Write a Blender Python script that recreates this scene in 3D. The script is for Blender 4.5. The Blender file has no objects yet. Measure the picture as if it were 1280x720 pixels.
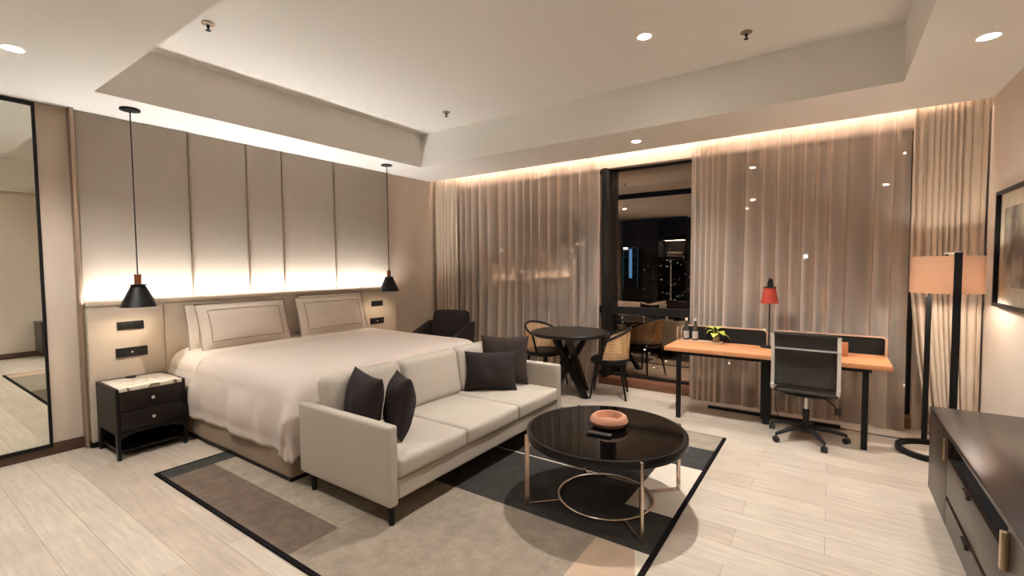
import bpy, bmesh, math, random
from mathutils import Vector, Matrix
PI = math.pi
C = bpy.context.scene.collection
random.seed(7)

# ------------------------------------------------------------------ materials
def srgb(r, g, b):
    f = lambda c: (c/255/12.92) if c/255 <= .04045 else ((c/255+.055)/1.055)**2.4
    return (f(r), f(g), f(b), 1)

def mat(name, col, rough=.6, metal=0, bump=0, bscale=60, vary=0, vscale=6, spec=.5, sheen=0, stretch=None, coat=0, vcol=None):
    m = bpy.data.materials.new(name); m.use_nodes = True
    nt = m.node_tree; b = nt.nodes['Principled BSDF']
    b.inputs['Base Color'].default_value = col
    b.inputs['Roughness'].default_value = rough
    b.inputs['Metallic'].default_value = metal
    b.inputs['Specular IOR Level'].default_value = spec
    if sheen: b.inputs['Sheen Weight'].default_value = sheen
    if coat: b.inputs['Coat Weight'].default_value = coat
    tc = nt.nodes.new('ShaderNodeTexCoord'); mp = nt.nodes.new('ShaderNodeMapping')
    nt.links.new(tc.outputs['Object'], mp.inputs['Vector'])
    if stretch: mp.inputs['Scale'].default_value = stretch
    if vary:
        n = nt.nodes.new('ShaderNodeTexNoise'); n.inputs['Scale'].default_value = vscale
        n.inputs['Detail'].default_value = 5
        nt.links.new(mp.outputs[0], n.inputs['Vector'])
        mx = nt.nodes.new('ShaderNodeMix'); mx.data_type = 'RGBA'
        c2 = vcol if vcol else tuple(max(0, c*(1-vary)) for c in col[:3])+(1,)
        mx.inputs[6].default_value = col; mx.inputs[7].default_value = c2
        rp = nt.nodes.new('ShaderNodeMapRange'); rp.inputs[1].default_value = .35; rp.inputs[2].default_value = .65
        nt.links.new(n.outputs['Fac'], rp.inputs[0]); nt.links.new(rp.outputs[0], mx.inputs[0])
        nt.links.new(mx.outputs[2], b.inputs['Base Color'])
    if bump:
        n2 = nt.nodes.new('ShaderNodeTexNoise'); n2.inputs['Scale'].default_value = bscale
        n2.inputs['Detail'].default_value = 3
        nt.links.new(mp.outputs[0], n2.inputs['Vector'])
        bp = nt.nodes.new('ShaderNodeBump'); bp.inputs['Strength'].default_value = bump; bp.inputs['Distance'].default_value = .003
        nt.links.new(n2.outputs['Fac'], bp.inputs['Height']); nt.links.new(bp.outputs[0], b.inputs['Normal'])
    return m

def emis(name, col, s):
    m = bpy.data.materials.new(name); m.use_nodes = True
    nt = m.node_tree; nt.nodes.clear()
    e = nt.nodes.new('ShaderNodeEmission'); e.inputs[0].default_value = col; e.inputs[1].default_value = s
    o = nt.nodes.new('ShaderNodeOutputMaterial'); nt.links.new(e.outputs[0], o.inputs[0])
    return m

M = {}
M['wall'] = mat('wall_paint', srgb(200, 183, 166), .85, bump=.1, bscale=200)
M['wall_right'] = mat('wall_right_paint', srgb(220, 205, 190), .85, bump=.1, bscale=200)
M['ceiling'] = mat('ceiling_paint', srgb(240, 237, 231), .9)
M['panel'] = mat('panel_fabric', srgb(159, 147, 134), .85, bump=.25, bscale=500, vary=.04, vscale=3)
M['lower_panel'] = mat('headboard_leather', srgb(190, 174, 156), .6, bump=.3, bscale=160, vary=.05)
M['bronze'] = mat('bronze_trim', srgb(168, 146, 126), .4, metal=.6)
M['base'] = mat('walnut_baseboard', srgb(92, 66, 52), .45, vary=.3, vscale=8, stretch=(1, 1, 8))
M['sillwood'] = mat('sill_wood', srgb(128, 84, 60), .4, vary=.25, vscale=6, stretch=(1, 8, 8))
M['black'] = mat('black_metal', srgb(13, 12, 12), .5, spec=.3)
M['frame_dark'] = mat('dark_window_frame', srgb(30, 28, 26), .5, spec=.3)
M['espresso'] = mat('espresso_wood', srgb(15, 11, 10), .4, spec=.35, vary=.3, vscale=5, stretch=(1, 12, 1))
M['espresso_red'] = mat('espresso_drawer', srgb(27, 16, 14), .38, spec=.35, vary=.3, vscale=5, stretch=(1, 1, 12))
M['console'] = mat('console_wood', srgb(54, 44, 37), .34, vary=.18, vscale=4, stretch=(12, 1, 1))
M['console_top'] = mat('console_top_wood', srgb(30, 22, 20), .27, spec=.6, vary=.12, vscale=4, stretch=(12, 1, 1))
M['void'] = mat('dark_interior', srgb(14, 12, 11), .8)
M['white_linen'] = mat('white_linen', srgb(214, 199, 184), .8, bump=.25, bscale=90, sheen=.1)
M['duvet'] = mat('duvet_cotton', srgb(202, 187, 175), .85, bump=.3, bscale=12, sheen=.1)
M['stitch'] = mat('brown_piping', srgb(110, 84, 62), .8)
M['bed_base'] = mat('bed_base_leather', srgb(148, 128, 110), .55, bump=.2, bscale=150)
M['sofa'] = mat('sofa_weave', srgb(182, 171, 156), .9, bump=.5, bscale=420, vary=.08, vscale=260)
M['velvet'] = mat('brown_velvet', srgb(37, 25, 22), .9, bump=.3, bscale=40, sheen=0, vary=.25, vscale=9)
M['velvet2'] = mat('taupe_velvet', srgb(50, 37, 29), .9, bump=.3, bscale=40, sheen=0, vary=.2, vscale=9)
M['armchair'] = mat('dark_upholstery', srgb(34, 26, 25), .85, bump=.3, bscale=200)
M['tabledark'] = mat('dark_table_wood', srgb(20, 16, 15), .32, spec=.35, vary=.3, vscale=8, stretch=(1, 6, 1))
M['gold'] = mat('rose_gold_metal', srgb(208, 188, 172), .25, metal=.95)
M['chrome'] = mat('polished_chrome', srgb(238, 235, 230), .32, metal=.75)
M['glasstop'] = mat('black_glass', srgb(5, 4, 4), .04, spec=.42)
M['terracotta'] = mat('carved_wood_bowl', srgb(186, 130, 100), .65, bump=.5, bscale=120, vary=.15, vscale=20)
M['remote'] = mat('remote_plastic', srgb(36, 34, 34), .4)
M['deskwood'] = mat('orange_oak', srgb(214, 148, 102), .45, vary=.12, vscale=5, stretch=(1, 12, 12))
M['deskedge'] = mat('pale_ply_edge', srgb(196, 160, 134), .5)
M['felt'] = mat('black_felt', srgb(24, 23, 22), .95)
M['red'] = mat('red_lampshade', srgb(176, 58, 40), .5)
M['copper'] = mat('copper_neck', srgb(134, 84, 58), .35, metal=.7)
M['outlet'] = mat('outlet_plate', srgb(16, 15, 15), .4)
M['outlet_in'] = mat('outlet_socket', srgb(24, 23, 23), .35)
M['mesh'] = mat('office_mesh', srgb(47, 42, 35), .7, bump=.5, bscale=300)
M['plastic'] = mat('black_plastic', srgb(20, 19, 19), .5)
M['cardboard'] = mat('brown_card', srgb(178, 112, 76), .6)
M['leaf'] = mat('green_leaf', srgb(186, 192, 70), .5, vary=.3, vscale=30)
M['label'] = mat('bottle_label', srgb(200, 192, 182), .6, vary=.5, vscale=120)
M['cap'] = mat('bottle_cap', srgb(225, 215, 205), .4)
M['paper'] = mat('picture_mat', srgb(214, 204, 184), .8)
M['greyrod'] = mat('rail_metal', srgb(190, 190, 188), .3, metal=.5)
M['towel'] = mat('towel_cotton', srgb(214, 206, 196), .95, bump=.6, bscale=120)
M['drape'] = mat('drape_fabric', srgb(214, 196, 176), .85, bump=.15, bscale=300)
M['white_plastic'] = mat('white_trim', srgb(235, 230, 222), .5)
M['lamp_on'] = emis('downlight_lens', (1, .92, .82, 1), 60)
M['led'] = emis('led_strip', (1, .86, .74, 1), 12)
M['bulb'] = emis('pendant_bulb', (1, .8, .55, 1), 15)

def shade_mat():
    m = bpy.data.materials.new('linen_lampshade'); m.use_nodes = True
    nt = m.node_tree; nt.nodes.clear()
    o = nt.nodes.new('ShaderNodeOutputMaterial'); mx = nt.nodes.new('ShaderNodeMixShader')
    d = nt.nodes.new('ShaderNodeBsdfDiffuse'); t = nt.nodes.new('ShaderNodeBsdfTranslucent')
    tc = nt.nodes.new('ShaderNodeTexCoord'); n = nt.nodes.new('ShaderNodeTexNoise'); n.inputs['Scale'].default_value = 300
    nt.links.new(tc.outputs['Object'], n.inputs['Vector'])
    r = nt.nodes.new('ShaderNodeMix'); r.data_type = 'RGBA'
    r.inputs[6].default_value = srgb(214, 186, 162); r.inputs[7].default_value = srgb(196, 166, 140)
    nt.links.new(n.outputs['Fac'], r.inputs[0])
    nt.links.new(r.outputs[2], d.inputs[0]); nt.links.new(r.outputs[2], t.inputs[0])
    mx.inputs[0].default_value = .33
    nt.links.new(d.outputs[0], mx.inputs[1]); nt.links.new(t.outputs[0], mx.inputs[2]); nt.links.new(mx.outputs[0], o.inputs[0])
    return m
M['shade'] = shade_mat()

def sheer_mat():
    m = bpy.data.materials.new('sheer_voile'); m.use_nodes = True
    nt = m.node_tree; nt.nodes.clear()
    o = nt.nodes.new('ShaderNodeOutputMaterial'); mx = nt.nodes.new('ShaderNodeMixShader'); m2 = nt.nodes.new('ShaderNodeMixShader')
    d = nt.nodes.new('ShaderNodeBsdfDiffuse'); t = nt.nodes.new('ShaderNodeBsdfTranslucent'); tr = nt.nodes.new('ShaderNodeBsdfTransparent')
    c = srgb(252, 238, 224); d.inputs[0].default_value = c; t.inputs[0].default_value = c
    lw = nt.nodes.new('ShaderNodeLayerWeight'); lw.inputs[0].default_value = .5      # a voile turns denser where it is seen edge-on
    mr = nt.nodes.new('ShaderNodeMapRange'); mr.inputs[3].default_value = .33; mr.inputs[4].default_value = 1.0
    nt.links.new(lw.outputs['Facing'], mr.inputs[0])
    mx.inputs[0].default_value = .35
    nt.links.new(d.outputs[0], mx.inputs[1]); nt.links.new(t.outputs[0], mx.inputs[2])
    nt.links.new(mr.outputs[0], m2.inputs[0]); nt.links.new(tr.outputs[0], m2.inputs[1]); nt.links.new(mx.outputs[0], m2.inputs[2])
    nt.links.new(m2.outputs[0], o.inputs[0])
    return m
M['sheer'] = sheer_mat()

def glass_mat(name, refl, gcol, tcol, rough=0):
    m = bpy.data.materials.new(name); m.use_nodes = True
    nt = m.node_tree; nt.nodes.clear()
    o = nt.nodes.new('ShaderNodeOutputMaterial'); mx = nt.nodes.new('ShaderNodeMixShader')
    g = nt.nodes.new('ShaderNodeBsdfGlossy'); g.inputs['Roughness'].default_value = rough; g.inputs[0].default_value = gcol
    tr = nt.nodes.new('ShaderNodeBsdfTransparent'); tr.inputs[0].default_value = tcol
    mx.inputs[0].default_value = refl
    nt.links.new(tr.outputs[0], mx.inputs[1]); nt.links.new(g.outputs[0], mx.inputs[2]); nt.links.new(mx.outputs[0], o.inputs[0])
    return m
M['winglass'] = glass_mat('tinted_window_glass', .27, (1, .76, .58, 1), (.8, .8, .8, 1))
M['clearglass'] = glass_mat('clear_glass', .12, (1, 1, 1, 1), (.8, .78, .7, 1))
M['picglass'] = glass_mat('picture_glass', .1, (1, 1, 1, 1), (.96, .96, .95, 1))
M['mirror'] = mat('mirror_silver', (.86, .88, .82, 1), .01, metal=1)

def floor_mat():
    m = bpy.data.materials.new('oak_plank_floor'); m.use_nodes = True
    nt = m.node_tree; b = nt.nodes['Principled BSDF']; L = nt.links.new
    tc = nt.nodes.new('ShaderNodeTexCoord')
    br = nt.nodes.new('ShaderNodeTexBrick')
    br.offset = .37; br.inputs['Scale'].default_value = 1
    br.inputs['Brick Width'].default_value = 1.2; br.inputs['Row Height'].default_value = .2
    br.inputs['Mortar Size'].default_value = .0022; br.inputs['Mortar Smooth'].default_value = .3
    br.inputs['Color1'].default_value = srgb(204, 190, 173); br.inputs['Color2'].default_value = srgb(190, 174, 156)
    br.inputs['Mortar'].default_value = srgb(164, 145, 127)
    L(tc.outputs['Object'], br.inputs['Vector'])
    mp = nt.nodes.new('ShaderNodeMapping'); mp.inputs['Scale'].default_value = (1.4, 16, 1)
    L(tc.outputs['Object'], mp.inputs['Vector'])
    n = nt.nodes.new('ShaderNodeTexNoise'); n.inputs['Scale'].default_value = 2.2; n.inputs['Detail'].default_value = 8; n.inputs['Roughness'].default_value = .65
    L(mp.outputs[0], n.inputs['Vector'])
    n2 = nt.nodes.new('ShaderNodeTexNoise'); n2.inputs['Scale'].default_value = 3.5; n2.inputs['Detail'].default_value = 4
    L(tc.outputs['Object'], n2.inputs['Vector'])
    r = nt.nodes.new('ShaderNodeMapRange'); r.inputs[1].default_value = .35; r.inputs[2].default_value = .68; r.inputs[3].default_value = .82; r.inputs[4].default_value = 1.07
    L(n.outputs['Fac'], r.inputs[0])
    r2 = nt.nodes.new('ShaderNodeMapRange'); r2.inputs[1].default_value = .35; r2.inputs[2].default_value = .7; r2.inputs[3].default_value = .93; r2.inputs[4].default_value = 1.04
    L(n2.outputs['Fac'], r2.inputs[0])
    mu = nt.nodes.new('ShaderNodeMath'); mu.operation = 'MULTIPLY'; L(r.outputs[0], mu.inputs[0]); L(r2.outputs[0], mu.inputs[1])
    vm = nt.nodes.new('ShaderNodeVectorMath'); vm.operation = 'SCALE'
    L(br.outputs['Color'], vm.inputs[0]); L(mu.outputs[0], vm.inputs['Scale']); L(vm.outputs[0], b.inputs['Base Color'])
    b.inputs['Roughness'].default_value = .42; b.inputs['Specular IOR Level'].default_value = .35
    bp = nt.nodes.new('ShaderNodeBump'); bp.inputs['Strength'].default_value = .3; bp.inputs['Distance'].default_value = .002
    inv = nt.nodes.new('ShaderNodeMath'); inv.operation = 'SUBTRACT'; inv.inputs[0].default_value = 1
    L(br.outputs['Fac'], inv.inputs[1]); L(inv.outputs[0], bp.inputs['Height']); L(bp.outputs[0], b.inputs['Normal'])
    return m
M['floor'] = floor_mat()

def marble_mat():
    m = mat('veined_marble', srgb(226, 216, 200), .2)
    nt = m.node_tree; b = nt.nodes['Principled BSDF']; L = nt.links.new
    tc = nt.nodes.new('ShaderNodeTexCoord'); mp = nt.nodes.new('ShaderNodeMapping'); mp.inputs['Rotation'].default_value = (0, 0, .3)
    w = nt.nodes.new('ShaderNodeTexWave'); w.inputs['Scale'].default_value = 5; w.inputs['Distortion'].default_value = 9; w.inputs['Detail'].default_value = 4
    L(tc.outputs['Object'], mp.inputs[0]); L(mp.outputs[0], w.inputs['Vector'])
    cr = nt.nodes.new('ShaderNodeValToRGB'); cr.color_ramp.elements[0].position = .0; cr.color_ramp.elements[0].color = srgb(120, 100, 84)
    cr.color_ramp.elements[1].position = .22; cr.color_ramp.elements[1].color = srgb(226, 216, 200)
    L(w.outputs['Fac'], cr.inputs[0]); L(cr.outputs[0], b.inputs['Base Color'])
    return m
M['marble'] = marble_mat()

def cane_mat():
    m = bpy.data.materials.new('woven_cane'); m.use_nodes = True
    nt = m.node_tree; nt.nodes.clear(); L = nt.links.new
    o = nt.nodes.new('ShaderNodeOutputMaterial'); uv = nt.nodes.new('ShaderNodeUVMap')
    vo = nt.nodes.new('ShaderNodeTexVoronoi'); vo.inputs['Randomness'].default_value = 0; vo.inputs['Scale'].default_value = 1
    mp = nt.nodes.new('ShaderNodeMapping'); mp.inputs['Scale'].default_value = (46, 46, 46)
    L(uv.outputs[0], mp.inputs[0]); L(mp.outputs[0], vo.inputs['Vector'])
    lt = nt.nodes.new('ShaderNodeMath'); lt.operation = 'LESS_THAN'; lt.inputs[1].default_value = .34
    L(vo.outputs['Distance'], lt.inputs[0])
    d = nt.nodes.new('ShaderNodeBsdfPrincipled'); d.inputs['Base Color'].default_value = srgb(226, 180, 132); d.inputs['Roughness'].default_value = .5
    tr = nt.nodes.new('ShaderNodeBsdfTransparent'); mx = nt.nodes.new('ShaderNodeMixShader')
    L(lt.outputs[0], mx.inputs[0]); L(d.outputs[0], mx.inputs[1]); L(tr.outputs[0], mx.inputs[2]); L(mx.outputs[0], o.inputs[0])
    return m
M['cane'] = cane_mat()

def rugm(name, c, v=.34):
    m = mat(name, c, .95, bump=1.0, bscale=240, vary=v, vscale=9, spec=.1)
    for n in m.node_tree.nodes:
        if n.type == 'TEX_NOISE' and n.inputs['Scale'].default_value == 9: n.inputs['Detail'].default_value = 12; n.inputs['Roughness'].default_value = .78
    return m
RUG = [rugm('rug_border', srgb(26, 22, 22)), rugm('rug_slate', srgb(72, 70, 68)), rugm('rug_taupe', srgb(124, 107, 94)),
       rugm('rug_beige', srgb(170, 156, 138)), rugm('rug_greige', srgb(158, 143, 126)), rugm('rug_tan', srgb(192, 166, 142), .12),
       rugm('rug_cream', srgb(218, 206, 188), .1), rugm('rug_charcoal', srgb(64, 60, 56))]

def city_mat(name, base, lit, scale, thr, strength, sx=1, sz=1):
    m = bpy.data.materials.new(name); m.use_nodes = True
    nt = m.node_tree; b = nt.nodes['Principled BSDF']; L = nt.links.new
    b.inputs['Base Color'].default_value = base; b.inputs['Roughness'].default_value = .8
    tc = nt.nodes.new('ShaderNodeTexCoord'); mp = nt.nodes.new('ShaderNodeMapping'); mp.inputs['Scale'].default_value = (sx, sx, sz)
    L(tc.outputs['Object'], mp.inputs[0])
    vo = nt.nodes.new('ShaderNodeTexVoronoi'); vo.inputs['Scale'].default_value = scale
    L(mp.outputs[0], vo.inputs['Vector'])
    lt = nt.nodes.new('ShaderNodeMath'); lt.operation = 'LESS_THAN'; lt.inputs[1].default_value = thr
    L(vo.outputs['Distance'], lt.inputs[0])
    sp = nt.nodes.new('ShaderNodeSeparateColor'); L(vo.outputs['Color'], sp.inputs[0])
    pw = nt.nodes.new('ShaderNodeMath'); pw.operation = 'POWER'; pw.inputs[1].default_value = 3; L(sp.outputs[0], pw.inputs[0])
    mu = nt.nodes.new('ShaderNodeMath'); mu.operation = 'MULTIPLY'; L(lt.outputs[0], mu.inputs[0]); L(pw.outputs[0], mu.inputs[1])
    m2 = nt.nodes.new('ShaderNodeMath'); m2.operation = 'MULTIPLY'; m2.inputs[1].default_value = strength; L(mu.outputs[0], m2.inputs[0])
    b.inputs['Emission Color'].default_value = lit
    L(m2.outputs[0], b.inputs['Emission Strength'])
    return m

# ------------------------------------------------------------------ helpers
def props(o, label=None, cat=None, group=None, kind=None):
    if label: o['label'] = label
    if cat: o['category'] = cat
    if group: o['group'] = group
    if kind: o['kind'] = kind
    return o

def link(name, bm, m, parent=None, smooth=False, angle=None):
    me = bpy.data.meshes.new(name)
    bmesh.ops.recalc_face_normals(bm, faces=bm.faces)
    bm.to_mesh(me); bm.free()
    for mm in (m if isinstance(m, list) else [m]): me.materials.append(mm)
    if smooth:
        for p in me.polygons: p.use_smooth = True
        try: me.set_sharp_from_angle(angle=angle or math.radians(38))
        except Exception: pass
    o = bpy.data.objects.new(name, me); C.objects.link(o)
    if parent: o.parent = parent
    return o

def thing(name, label, cat, loc=(0, 0, 0), rz=0, group=None):
    o = bpy.data.objects.new(name, None); C.objects.link(o); o.empty_display_size = .1
    o.location = loc; o.rotation_euler = (0, 0, rz)
    return props(o, label, cat, group)

def copy_tree(o, parent=None):
    c = o.copy(); C.objects.link(c); c.parent = parent
    for ch in [x for x in bpy.data.objects if x.parent == o and x is not c]: copy_tree(ch, c)
    return c

def box(bm, x0, x1, y0, y1, z0, z1, bev=0, seg=2, rot=None, mi=0):
    r = bmesh.ops.create_cube(bm, size=1)
    vs = r['verts']
    for v in vs:
        v.co = Vector(((x0+x1)/2+v.co.x*(x1-x0), (y0+y1)/2+v.co.y*(y1-y0), (z0+z1)/2+v.co.z*(z1-z0)))
    if rot is not None:
        for v in vs: v.co = rot @ v.co
    fs = set(f for v in vs for f in v.link_faces)
    for f in fs: f.material_index = mi
    if bev:
        es = list(set(e for v in vs for e in v.link_edges))
        bmesh.ops.bevel(bm, geom=es, offset=bev, segments=seg, affect='EDGES', profile=.5)
    return vs

def B(name, x0, x1, y0, y1, z0, z1, m, parent=None, bev=0, seg=2, rot=None):
    bm = bmesh.new(); box(bm, x0, x1, y0, y1, z0, z1, bev, seg, rot)
    return link(name, bm, m, parent, smooth=bev > 0)

def lathe(bm, prof, n=40, cx=0, cy=0, cap=False):
    rings = []
    for r, z in prof:
        if r < 1e-5: rings.append([bm.verts.new((cx, cy, z))])
        else: rings.append([bm.verts.new((cx+r*math.cos(2*PI*i/n), cy+r*math.sin(2*PI*i/n), z)) for i in range(n)])
    for a, b in zip(rings, rings[1:]):
        for i in range(n):
            j = (i+1) % n
            if len(a) == 1 and len(b) == 1: continue
            if len(a) == 1: bm.faces.new((a[0], b[i], b[j]))
            elif len(b) == 1: bm.faces.new((a[i], a[j], b[0]))
            else: bm.faces.new((a[i], a[j], b[j], b[i]))

def LA(name, prof, m, parent=None, n=40, cx=0, cy=0):
    bm = bmesh.new(); lathe(bm, prof, n, cx, cy); return link(name, bm, m, parent, smooth=True)

def tube(bm, pts, r, n=10, closed=False, sec=None, cap=True):
    """sweep a circle (radius r or list) or a rectangle sec=(w,h) along pts"""
    pts = [Vector(p) for p in pts]; N = len(pts)
    up = Vector((0, 0, 1)); rings = []; prev = None
    for i, p in enumerate(pts):
        if closed: t = (pts[(i+1) % N]-pts[i-1])
        else: t = pts[min(i+1, N-1)]-pts[max(i-1, 0)]
        t.normalize()
        if prev is None:
            a = up if abs(t.z) < .9 else Vector((0, 1, 0))
            u = t.cross(a).normalized()
        else:
            u = (prev - t*prev.dot(t)).normalized()
        v = t.cross(u); prev = u
        rr = r[i] if isinstance(r, (list, tuple)) else r
        if sec: ring = [p+u*a*sec[0]/2+v*b*sec[1]/2 for a, b in ((-1, -1), (1, -1), (1, 1), (-1, 1))]
        else: ring = [p+(u*math.cos(2*PI*k/n)+v*math.sin(2*PI*k/n))*rr for k in range(n)]
        rings.append([bm.verts.new(q) for q in ring])
    K = len(rings[0])
    for i in range(N if closed else N-1):
        a, b = rings[i], rings[(i+1) % N]
        for k in range(K):
            bm.faces.new((a[k], a[(k+1) % K], b[(k+1) % K], b[k]))
    if not closed and cap:
        bm.faces.new(rings[0]); bm.faces.new(list(reversed(rings[-1])))

def T(name, pts, r, m, parent=None, n=10, closed=False, sec=None):
    bm = bmesh.new(); tube(bm, pts, r, n, closed, sec); return link(name, bm, m, parent, smooth=True)

def softbox(bm, dx, dy, dz, r, puff=(0, 0, 0), n=10, fn=None):
    """rounded, slightly crowned box centred at the origin"""
    def lines(d):
        k = 4; h = d/2; out = []
        for i in range(k+1): out.append(-h+r*(1-math.cos(i/k*PI/2)))
        for i in range(1, n): out.append(-h+r+(d-2*r)*i/n)
        for i in range(k+1): out.append(h-r*(1-math.cos((k-i)/k*PI/2)))
        return out
    D = (dx, dy, dz); Ls = [lines(d) for d in D]
    cache = {}
    def vert(p):
        key = tuple(round(c, 5) for c in p)
        if key in cache: return cache[key]
        q = [max(-D[i]/2+r, min(D[i]/2-r, p[i])) for i in range(3)]
        d = Vector([p[i]-q[i] for i in range(3)])
        if d.length > 1e-9: d.normalize()
        w = Vector(q)+d*r
        u = [2*p[i]/D[i] for i in range(3)]
        for i in range(3):
            a, b = [j for j in range(3) if j != i]
            w[i] += puff[i]*u[i]*(1-u[a]**2)*(1-u[b]**2)
        if fn: w = fn(w, u)
        v = bm.verts.new(w); cache[key] = v; return v
    for ax in range(3):
        a, b = [j for j in range(3) if j != ax]
        for s in (-1, 1):
            for i in range(len(Ls[a])-1):
                for j in range(len(Ls[b])-1):
                    c = []
                    for (ii, jj) in ((i, j), (i+1, j), (i+1, j+1), (i, j+1)):
                        p = [0, 0, 0]; p[ax] = s*D[ax]/2; p[a] = Ls[a][ii]; p[b] = Ls[b][jj]; c.append(vert(p))
                    try: bm.faces.new(c)
                    except ValueError: pass

def SB(name, cx, cy, cz, dx, dy, dz, r, m, parent=None, puff=(0, 0, 0), rot=None, fn=None, n=10):
    bm = bmesh.new(); softbox(bm, dx, dy, dz, r, puff, n, fn)
    mt = Matrix.Translation((cx, cy, cz)) @ (rot or Matrix())
    bmesh.ops.transform(bm, matrix=mt, verts=bm.verts)
    return link(name, bm, m, parent, smooth=True, angle=math.radians(80))

def pillow_bm(w, h, t, pinch=.05, n=22, flange=0, sag=0, seed=0):
    """knife-edge cushion in the local XZ plane, thickness along Y, bottom edge near z=0"""
    rnd = random.Random(seed); ph = [rnd.uniform(0, 6) for _ in range(6)]
    bm = bmesh.new(); g = {}
    for s in (-1, 1):
        for i in range(n+1):
            for j in range(n+1):
                if s == 1 and (i in (0, n) or j in (0, n)): g[(s, i, j)] = g[(-1, i, j)]; continue
                u = -math.cos(PI*i/n) if not flange else -1+2*i/n
                v = -math.cos(PI*j/n) if not flange else -1+2*j/n
                U, V = u, v
                if flange:
                    U = max(-1, min(1, u/(1-flange))); V = max(-1, min(1, v/(1-flange)))
                prof = max(0, (1-abs(U)**2.6))**.55*max(0, (1-abs(V)**2.6))**.55
                x = w/2*u*(1-pinch*(1-v*v)); z = h/2*v*(1-pinch*(1-u*u))
                wr = .006*math.sin(5*u+ph[0])*math.sin(4*v+ph[1])+.004*math.sin(9*u+3*v+ph[2])
                y = s*(t/2*prof*(1+sag*(-v))+wr*prof) + (.004 if flange else 0)*s*(1 if 0 < i < n and 0 < j < n else 0)
                z += -.012*sag*(1-v)*0
                g[(s, i, j)] = bm.verts.new((x, y, z+h/2))
        for i in range(n):
            for j in range(n):
                bm.faces.new((g[(s, i, j)], g[(s, i+1, j)], g[(s, i+1, j+1)], g[(s, i, j+1)]))
    return bm

# ------------------------------------------------------------------ camera
yaw, pitch, roll = [math.radians(a) for a in (34.63, 2.75, -0.458)]
f = Vector((-math.sin(yaw)*math.cos(pitch), math.cos(yaw)*math.cos(pitch), -math.sin(pitch)))
r = Vector((math.cos(yaw), math.sin(yaw), 0)); u = r.cross(f)
c_, s_ = math.cos(roll), math.sin(roll)
r2 = c_*r+s_*u; u2 = -s_*r+c_*u
cam = bpy.data.cameras.new('camera'); co = bpy.data.objects.new('camera', cam); C.objects.link(co)
co.matrix_world = Matrix(((r2.x, u2.x, -f.x, 0), (r2.y, u2.y, -f.y, 0), (r2.z, u2.z, -f.z, 1.6), (0, 0, 0, 1)))
cam.sensor_width = 36; cam.lens = 578.5/1280*36; cam.clip_start = .05; cam.clip_end = 3000
bpy.context.scene.camera = co

# ------------------------------------------------------------------ room
XL, XR, YN, YF, ZC, ZT = -5.52, 1.107, -2.6, 5.83, 3.0, 3.45
CX0, CX1, CY0, CY1 = -4.82, .432, 1.195, 4.735
PK = 5.64
def quads(name, qs, m, parent=None):
    bm = bmesh.new()
    for q in qs:
        bm.faces.new([bm.verts.new(p) for p in q])
    me = bpy.data.meshes.new(name); bm.to_mesh(me); bm.free(); me.materials.append(m)
    o = bpy.data.objects.new(name, me); C.objects.link(o)
    if parent: o.parent = parent
    return o
def S(o): o['kind'] = 'structure'; return o
S(B('floor', XL-.1, XR+.1, YN-.1, YF+.25, -.1, 0, M['floor']))
S(B('wall_left', XL-.1, XL, YN-.1, YF+.25, 0, 3.6, M['wall']))
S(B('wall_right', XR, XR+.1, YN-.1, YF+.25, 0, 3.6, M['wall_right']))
S(B('wall_near', XL, XR, YN-.1, YN, 0, 3.6, M['wall']))
# ceiling: perimeter slabs around the raised tray, and the curtain pocket
bm = bmesh.new()
box(bm, XL, CX0, YN, PK, ZC, 3.55); box(bm, CX1, XR, YN, PK, ZC, 3.55)
box(bm, CX0, CX1, YN, CY0, ZC, 3.55); box(bm, CX0, CX1, CY1, PK, ZC, 3.55)
box(bm, CX0, CX1, CY0, CY1, ZT, 3.55); box(bm, XL, XR, PK, YF+.25, 3.16, 3.55)
S(link('ceiling', bm, M['ceiling']))
# far wall round the glazing
WX0, WX1, WX2, WX3, WZ = -5.05, -2.475, -1.38, .66, 2.87
bm = bmesh.new()
box(bm, XL, WX0, YF-.03, YF+.25, 0, 3.16); box(bm, WX3, XR, YF-.03, YF+.25, 0, 3.16); box(bm, WX0, WX3, YF-.03, YF+.25, WZ, 3.16)
S(link('wall_far', bm, M['wall']))
S(B('trim_1', WX0, WX3, YF-.06, YF+.25, 0, .1, M['sillwood'], bev=.004))
S(B('baseboard_left', XL, XL+.015, YN, 1.19, 0, .1, M['base'], bev=.003))
S(B('baseboard_right', XR-.015, XR, YN, YF-.03, 0, .1, M['base'], bev=.003))
S(B('baseboard_near', XL+.02, XR-.02, YN, YN+.015, 0, .1, M['base'], bev=.003))
S(B('trim_2', XL, XL+.015, 4.76, YF-.03, 0, .1, M['base'], bev=.003))
for k, (a, b) in enumerate(((WX0, WX1), (WX1, WX2), (WX2, WX3))):
    w = thing('window_%d' % (k+1), None, None, ((a+b)/2, YF+.12, .1)); w['kind'] = 'structure'
    cx = (a+b)/2; hw = (b-a)/2
    bm = bmesh.new(); H = WZ-.1; e = .03
    box(bm, -hw, -hw+e, -.03, .03, 0, H); box(bm, hw-e, hw, -.03, .03, 0, H)
    box(bm, -hw+e, hw-e, -.03, .03, 0, .03); box(bm, -hw+e, hw-e, -.03, .03, H-.03, H)
    box(bm, -hw+e, hw-e, -.03, .03, .84, .94)
    link('window_frame', bm, M['frame_dark'], w)
    B('pane', -hw+e, hw-e, .0, .008, .94, H-.03, M['winglass'], w)
    B('pane', -hw+e, hw-e, .0, .008, .03, .84, M['winglass'], w)
S(B('trim_3', -2.52, -2.45, YF-.085, YF+.08, .1, WZ, M['frame_dark'], bev=.004))

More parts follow.
